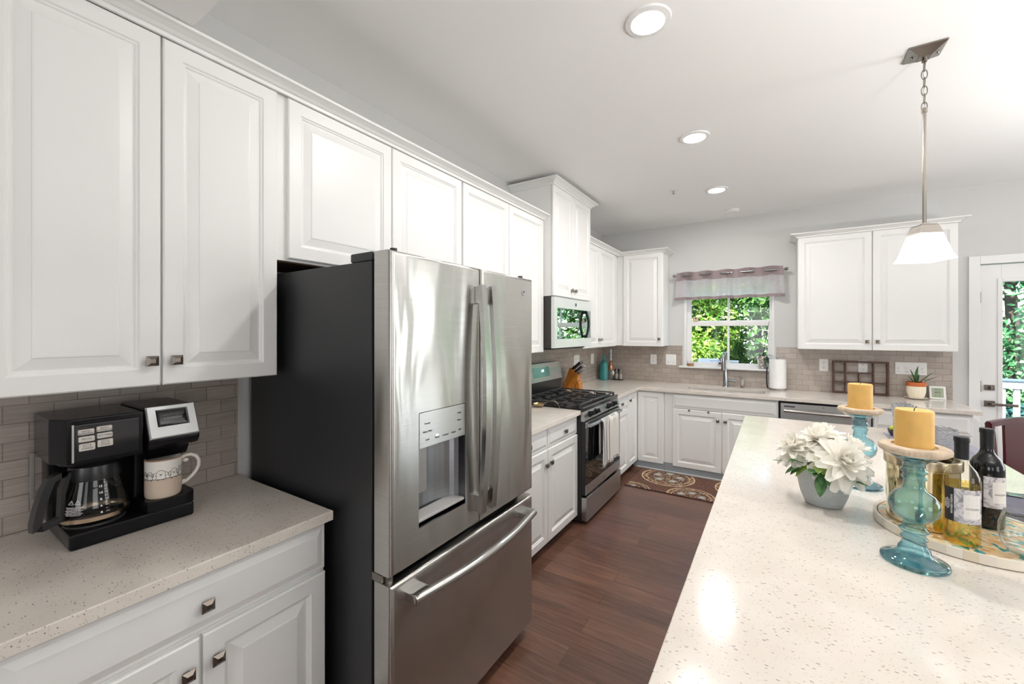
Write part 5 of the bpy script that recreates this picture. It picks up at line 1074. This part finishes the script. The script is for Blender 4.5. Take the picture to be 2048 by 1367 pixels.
def crystal(name, x, y, lab, pf, k):
    t_ = thing(name, lab, name.split('_')[-1], (x, y, MZ2)); n = 96; bm = bmesh.new(); rows = []
    top = pf[-1][1]
    for r, z in pf: rows.append([bm.verts.new((x+r*math.cos(2*PI*i/n), y+r*math.sin(2*PI*i/n), MZ2+z+(.006*abs(math.sin(k*PI*i/n)) if z >= top-.001 else 0))) for i in range(n)])
    for A, D in zip(rows, rows[1:]):
        for i in range(n): bm.faces.new((A[i], A[(i+1) % n], D[(i+1) % n], D[i]))
    bm.faces.new(rows[0]); b = B(); b.join(bm); o = b.build('cut_glass_body', CRY.m, t_, ang=1.2); md = o.modifiers.new('wall', 'SOLIDIFY'); md.thickness = .005
crystal('crystal_bowl', 2.690, -2.395, 'cut-glass bowl with a scalloped rim standing on the lilac placemat', [(.045, 0), (.060, .012), (.078, .05), (.090, .085), (.096, .112)], 16)
crystal('crystal_vase', 2.615, -2.170, 'tall cut-glass vase with a notched rim behind the front candle', [(.040, 0), (.040, .06), (.043, .13), (.050, .197)], 14)
db = thing('snack_bowl', 'small dark bowl peeking out behind the front candle', 'bowl', (2.572, -2.085, MZ2)); B().lathe([(0, 0), (.018, 0), (.030, .02), (.034, .04), (.031, .04), (.026, .02), (0, .008)], (2.595, -2.10, MZ2), 24).build('bowl_body', P('dark_bowl', '#25251f', .3), db)
tag(B().sphere((2.595, -2.10, MZ2+.040), .025, 20, sz=.9).build('lime', P('lime_peel', '#b9c23a', .35, noise=.25, nscale=80), loc=(2.595, -2.10, MZ2+.04)), 'yellow-green lime in the small dark bowl', 'fruit')
# ------------------------------------------------------------------ mahogany chair beyond the island
ch = thing('dining_chair', 'dark red wooden chair with a wide back splat beyond the island end', 'chair', (3.35, -1.30, 0))
P0 = Vector((3.157, -1.489, .955)); e = Vector((.66, .75, 0)); n_ = Vector((-.75, .66, 0)); Wd = .47
cpt = lambda s, z, d=0: Vector((P0.x, P0.y, 0))+e*(s*Wd+(.955-z)*.16*(1-2*s))+n_*d+Vector((0, 0, z))
def bar(b, pts, w, h, up): b.tube(pts, 1, rect=(w, h), up=up)
b = B(); bar(b, [cpt(s/12, .940+.018*math.sin(PI*s/12), -.02*math.sin(PI*s/12)) for s in range(13)], .036, .024, n_); b.build('top_rail', CHAIRW, ch)
for s in (.03, .97): b = B(); bar(b, [cpt(s, .950), cpt(s, .70), cpt(s, .44)], .028, .034, n_); b.build('stile', CHAIRW, ch)
b = B(); bar(b, [cpt(.5, .935, -.012), cpt(.5, .70, -.018), cpt(.5, .47, 0)], .21, .014, n_); b.build('splat', CHAIRW, ch)
b = B(); M = Matrix.Translation(Vector((P0.x, P0.y, 0))+e*Wd/2+n_*.21) @ Matrix.Rotation(math.atan2(e.y, e.x), 4, 'Z'); b.box(-.225, .225, -.215, .215, .42, .455, .012, M=M); b.build('seat', CHAIRW, ch)
for sx in (-.19, .19):
    for sy in (-.185, .185): B().cyl(M @ Vector((sx, sy, .42)), M @ Vector((sx*1.04, sy*1.05, 0)), .019, .013, 14).build('leg', CHAIRW, ch)
# ------------------------------------------------------------------ outside
struct('ground', B().box(-14, 22, 2.95, 26, -2.6, -2.5), P('forest_floor', '#4a4a33', .95, noise=.4, nscale=2))
struct('deck_floor', B().box(-.5, 7.5, .145, 2.9, -.20, -.08), wood('grey_deck_boards', '#4e565c', '#656e74', (3, 40, 3), .7))
DKW = P('white_deck_rail', (.70, .69, .67), .5); rl = thing('deck_railing', 'white deck railing with square balusters outside the glass door', 'railing', (3.6, 2.8, -.08))
B().box(-.3, 7.3, 2.74, 2.86, .885, .915, .006).build('cap_rail', P('slate_cap', '#5c6f84', .5), rl); B().box(-.3, 7.3, 2.76, 2.84, .79, .884, .004).build('top_rail', DKW, rl); B().box(-.3, 7.3, 2.76, 2.84, .04, .12, .004).build('bottom_rail', DKW, rl)
for i in range(57):
    x = -.12+i*.13; w = .026
    B().box(x-w, x+w, 2.78, 2.82, .12, .79).build('baluster', DKW, rl)
for x in (-.28, 7.28): B().box(x-.045, x+.045, 2.755, 2.845, -.08, .885, .004).build('post', DKW, rl)
gr = thing('barbecue_grill', 'pale steel barbecue grill on the deck outside the sink window', 'grill', (1.2, 1.35, -.08)); GS = P('grill_steel', '#d2cabd', .5)
b = B(); b.prism([(.0, .80), (.0, .95), (.06, 1.08), (.18, 1.15), (.34, 1.12), (.44, .98), (.44, .80)], lambda y, z, k: Vector((1.02+.36*k, 1.15+y, z)), .006); b.build('lid', GS, gr); b = B(); b.box(1.02, 1.38, 1.16, 1.58, -.02, .80, .004); b.build('cabinet', GS, gr)
b = B(); b.box(1.38, 1.54, 1.20, 1.54, 1.09, 1.12, .003); b.box(1.46, 1.50, 1.35, 1.39, -.08, 1.09); b.build('side_shelf', GS, gr); b = B(); b.tube([(1.06, 1.10, 1.02), (1.34, 1.10, 1.02)], .012, 10); b.build('lid_handle', NICK, gr)
for x in (1.08, 1.32): B().cyl((x-.02, 1.3, -.045), (x+.02, 1.3, -.045), .035, seg=16).build('wheel', BLACK, gr)
def leafmat(name, cols):
    t = NT(name); g = t.n('NewGeometry'); c = t.ramp(g.outputs['Random Per Island'], cols); t.base(c); t.p.inputs['Roughness'].default_value = .45
    tl = t.n('BsdfTranslucent'); t.l(c, tl.inputs[0]); m = t.n('MixShader'); m.inputs[0].default_value = .45; t.l(t.p.outputs[0], m.inputs[1]); t.l(tl.outputs[0], m.inputs[2]); t.l(m.outputs[0], t.out.inputs[0]); return t.m
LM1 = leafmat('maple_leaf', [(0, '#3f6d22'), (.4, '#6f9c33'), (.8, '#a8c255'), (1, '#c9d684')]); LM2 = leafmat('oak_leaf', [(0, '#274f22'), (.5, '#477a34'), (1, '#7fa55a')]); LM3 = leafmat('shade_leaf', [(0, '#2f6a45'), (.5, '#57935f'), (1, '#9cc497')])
BARK = P('bark', '#4a4038', .9, noise=.4, nscale=14)
def tree(name, lab, x, y, z0, trunk, blobs, n, size, m, seed, cat='tree'):
    o = thing(name, lab, cat, (x, y, z0), 'trees beyond the deck'); rnd = random.Random(seed); V = []; Fc = []
    tot = sum(b[3]**2 for b in blobs)
    for bx, by, bz, br in blobs:
        for i in range(int(n*br**2/tot)):
            while 1:
                q = Vector((rnd.uniform(-1, 1), rnd.uniform(-1, 1), rnd.uniform(-1, 1)))
                if .35 < q.length < 1: break
            q = q*(q.length**-.45); c = Vector((x+bx, y+by, z0+bz))+Vector((q.x*br, q.y*br, q.z*br*.8)); nrm = (q+Vector((rnd.gauss(0, .5), rnd.gauss(0, .5), .6+rnd.gauss(0, .4)))).normalized()
            u = nrm.orthogonal().normalized(); u.rotate(Matrix.Rotation(rnd.uniform(0, 6.28), 3, nrm)); w = nrm.cross(u); s = size*rnd.uniform(.6, 1.3); k = len(V)
            V += [c-u*s, c-w*s*.5+u*.1*s, c+u*s-nrm*s*.25, c+w*s*.5+u*.1*s]; Fc.append((k, k+1, k+2, k+3))
    o0 = Vector((x, y, z0)); me = bpy.data.meshes.new('foliage'); me.from_pydata([v-o0 for v in V], [], Fc); me.materials.append(m); f = bpy.data.objects.new('foliage', me); C.objects.link(f); f.parent = o; f['kind'] = 'stuff'
    if trunk: b = B(); b.tube([(x, y, z0), (x+.05, y, z0+trunk*.5), (x-.08, y, z0+trunk)], [.16, .12, .07], 10); b.build('trunk', BARK, o)
G = -2.5
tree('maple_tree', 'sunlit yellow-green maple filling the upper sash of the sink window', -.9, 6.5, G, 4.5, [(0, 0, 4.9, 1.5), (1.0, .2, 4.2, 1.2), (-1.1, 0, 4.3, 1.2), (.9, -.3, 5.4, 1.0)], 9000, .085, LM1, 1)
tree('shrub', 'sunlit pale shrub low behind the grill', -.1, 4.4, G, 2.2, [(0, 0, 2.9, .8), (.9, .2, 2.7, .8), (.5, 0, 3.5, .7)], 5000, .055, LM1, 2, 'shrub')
tree('oak_tree', 'mid-green tree crown behind the sunlit shrub', 1.6, 8.5, G, 5, [(0, 0, 4.2, 1.8), (-1.8, .3, 3.2, 1.4), (1.2, 0, 5.6, 1.5), (-1, 0, 6, 1.5)], 9000, .10, LM2, 3)
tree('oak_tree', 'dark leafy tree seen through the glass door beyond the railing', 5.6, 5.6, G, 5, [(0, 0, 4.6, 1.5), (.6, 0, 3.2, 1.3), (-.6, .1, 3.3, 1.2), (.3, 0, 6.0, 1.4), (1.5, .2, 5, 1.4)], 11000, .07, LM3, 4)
tree('oak_tree', 'wide green tree in the gap between window and door views', 3.4, 7.5, G, 5, [(0, 0, 3.8, 1.6), (.8, 0, 5.6, 1.6), (-.9, 0, 5.2, 1.5)], 7000, .10, LM2, 5)
tree('oak_tree', 'deep green background tree behind the maple crown', -3.4, 9.5, G, 6, [(0, 0, 4.0, 2.2), (1.5, 0, 6.0, 2.0), (-1.5, 0, 6.3, 2.0), (2.2, 0, 3, 1.6)], 8000, .13, LM2, 6)
tree('oak_tree', 'deep green background tree far behind the door view', 9.2, 9.0, G, 6, [(0, 0, 4.2, 2.4), (-1.2, 0, 6.2, 2.0), (1.5, 0, 6.0, 2.0), (-2, 0, 3, 1.8)], 9000, .13, LM3, 7)
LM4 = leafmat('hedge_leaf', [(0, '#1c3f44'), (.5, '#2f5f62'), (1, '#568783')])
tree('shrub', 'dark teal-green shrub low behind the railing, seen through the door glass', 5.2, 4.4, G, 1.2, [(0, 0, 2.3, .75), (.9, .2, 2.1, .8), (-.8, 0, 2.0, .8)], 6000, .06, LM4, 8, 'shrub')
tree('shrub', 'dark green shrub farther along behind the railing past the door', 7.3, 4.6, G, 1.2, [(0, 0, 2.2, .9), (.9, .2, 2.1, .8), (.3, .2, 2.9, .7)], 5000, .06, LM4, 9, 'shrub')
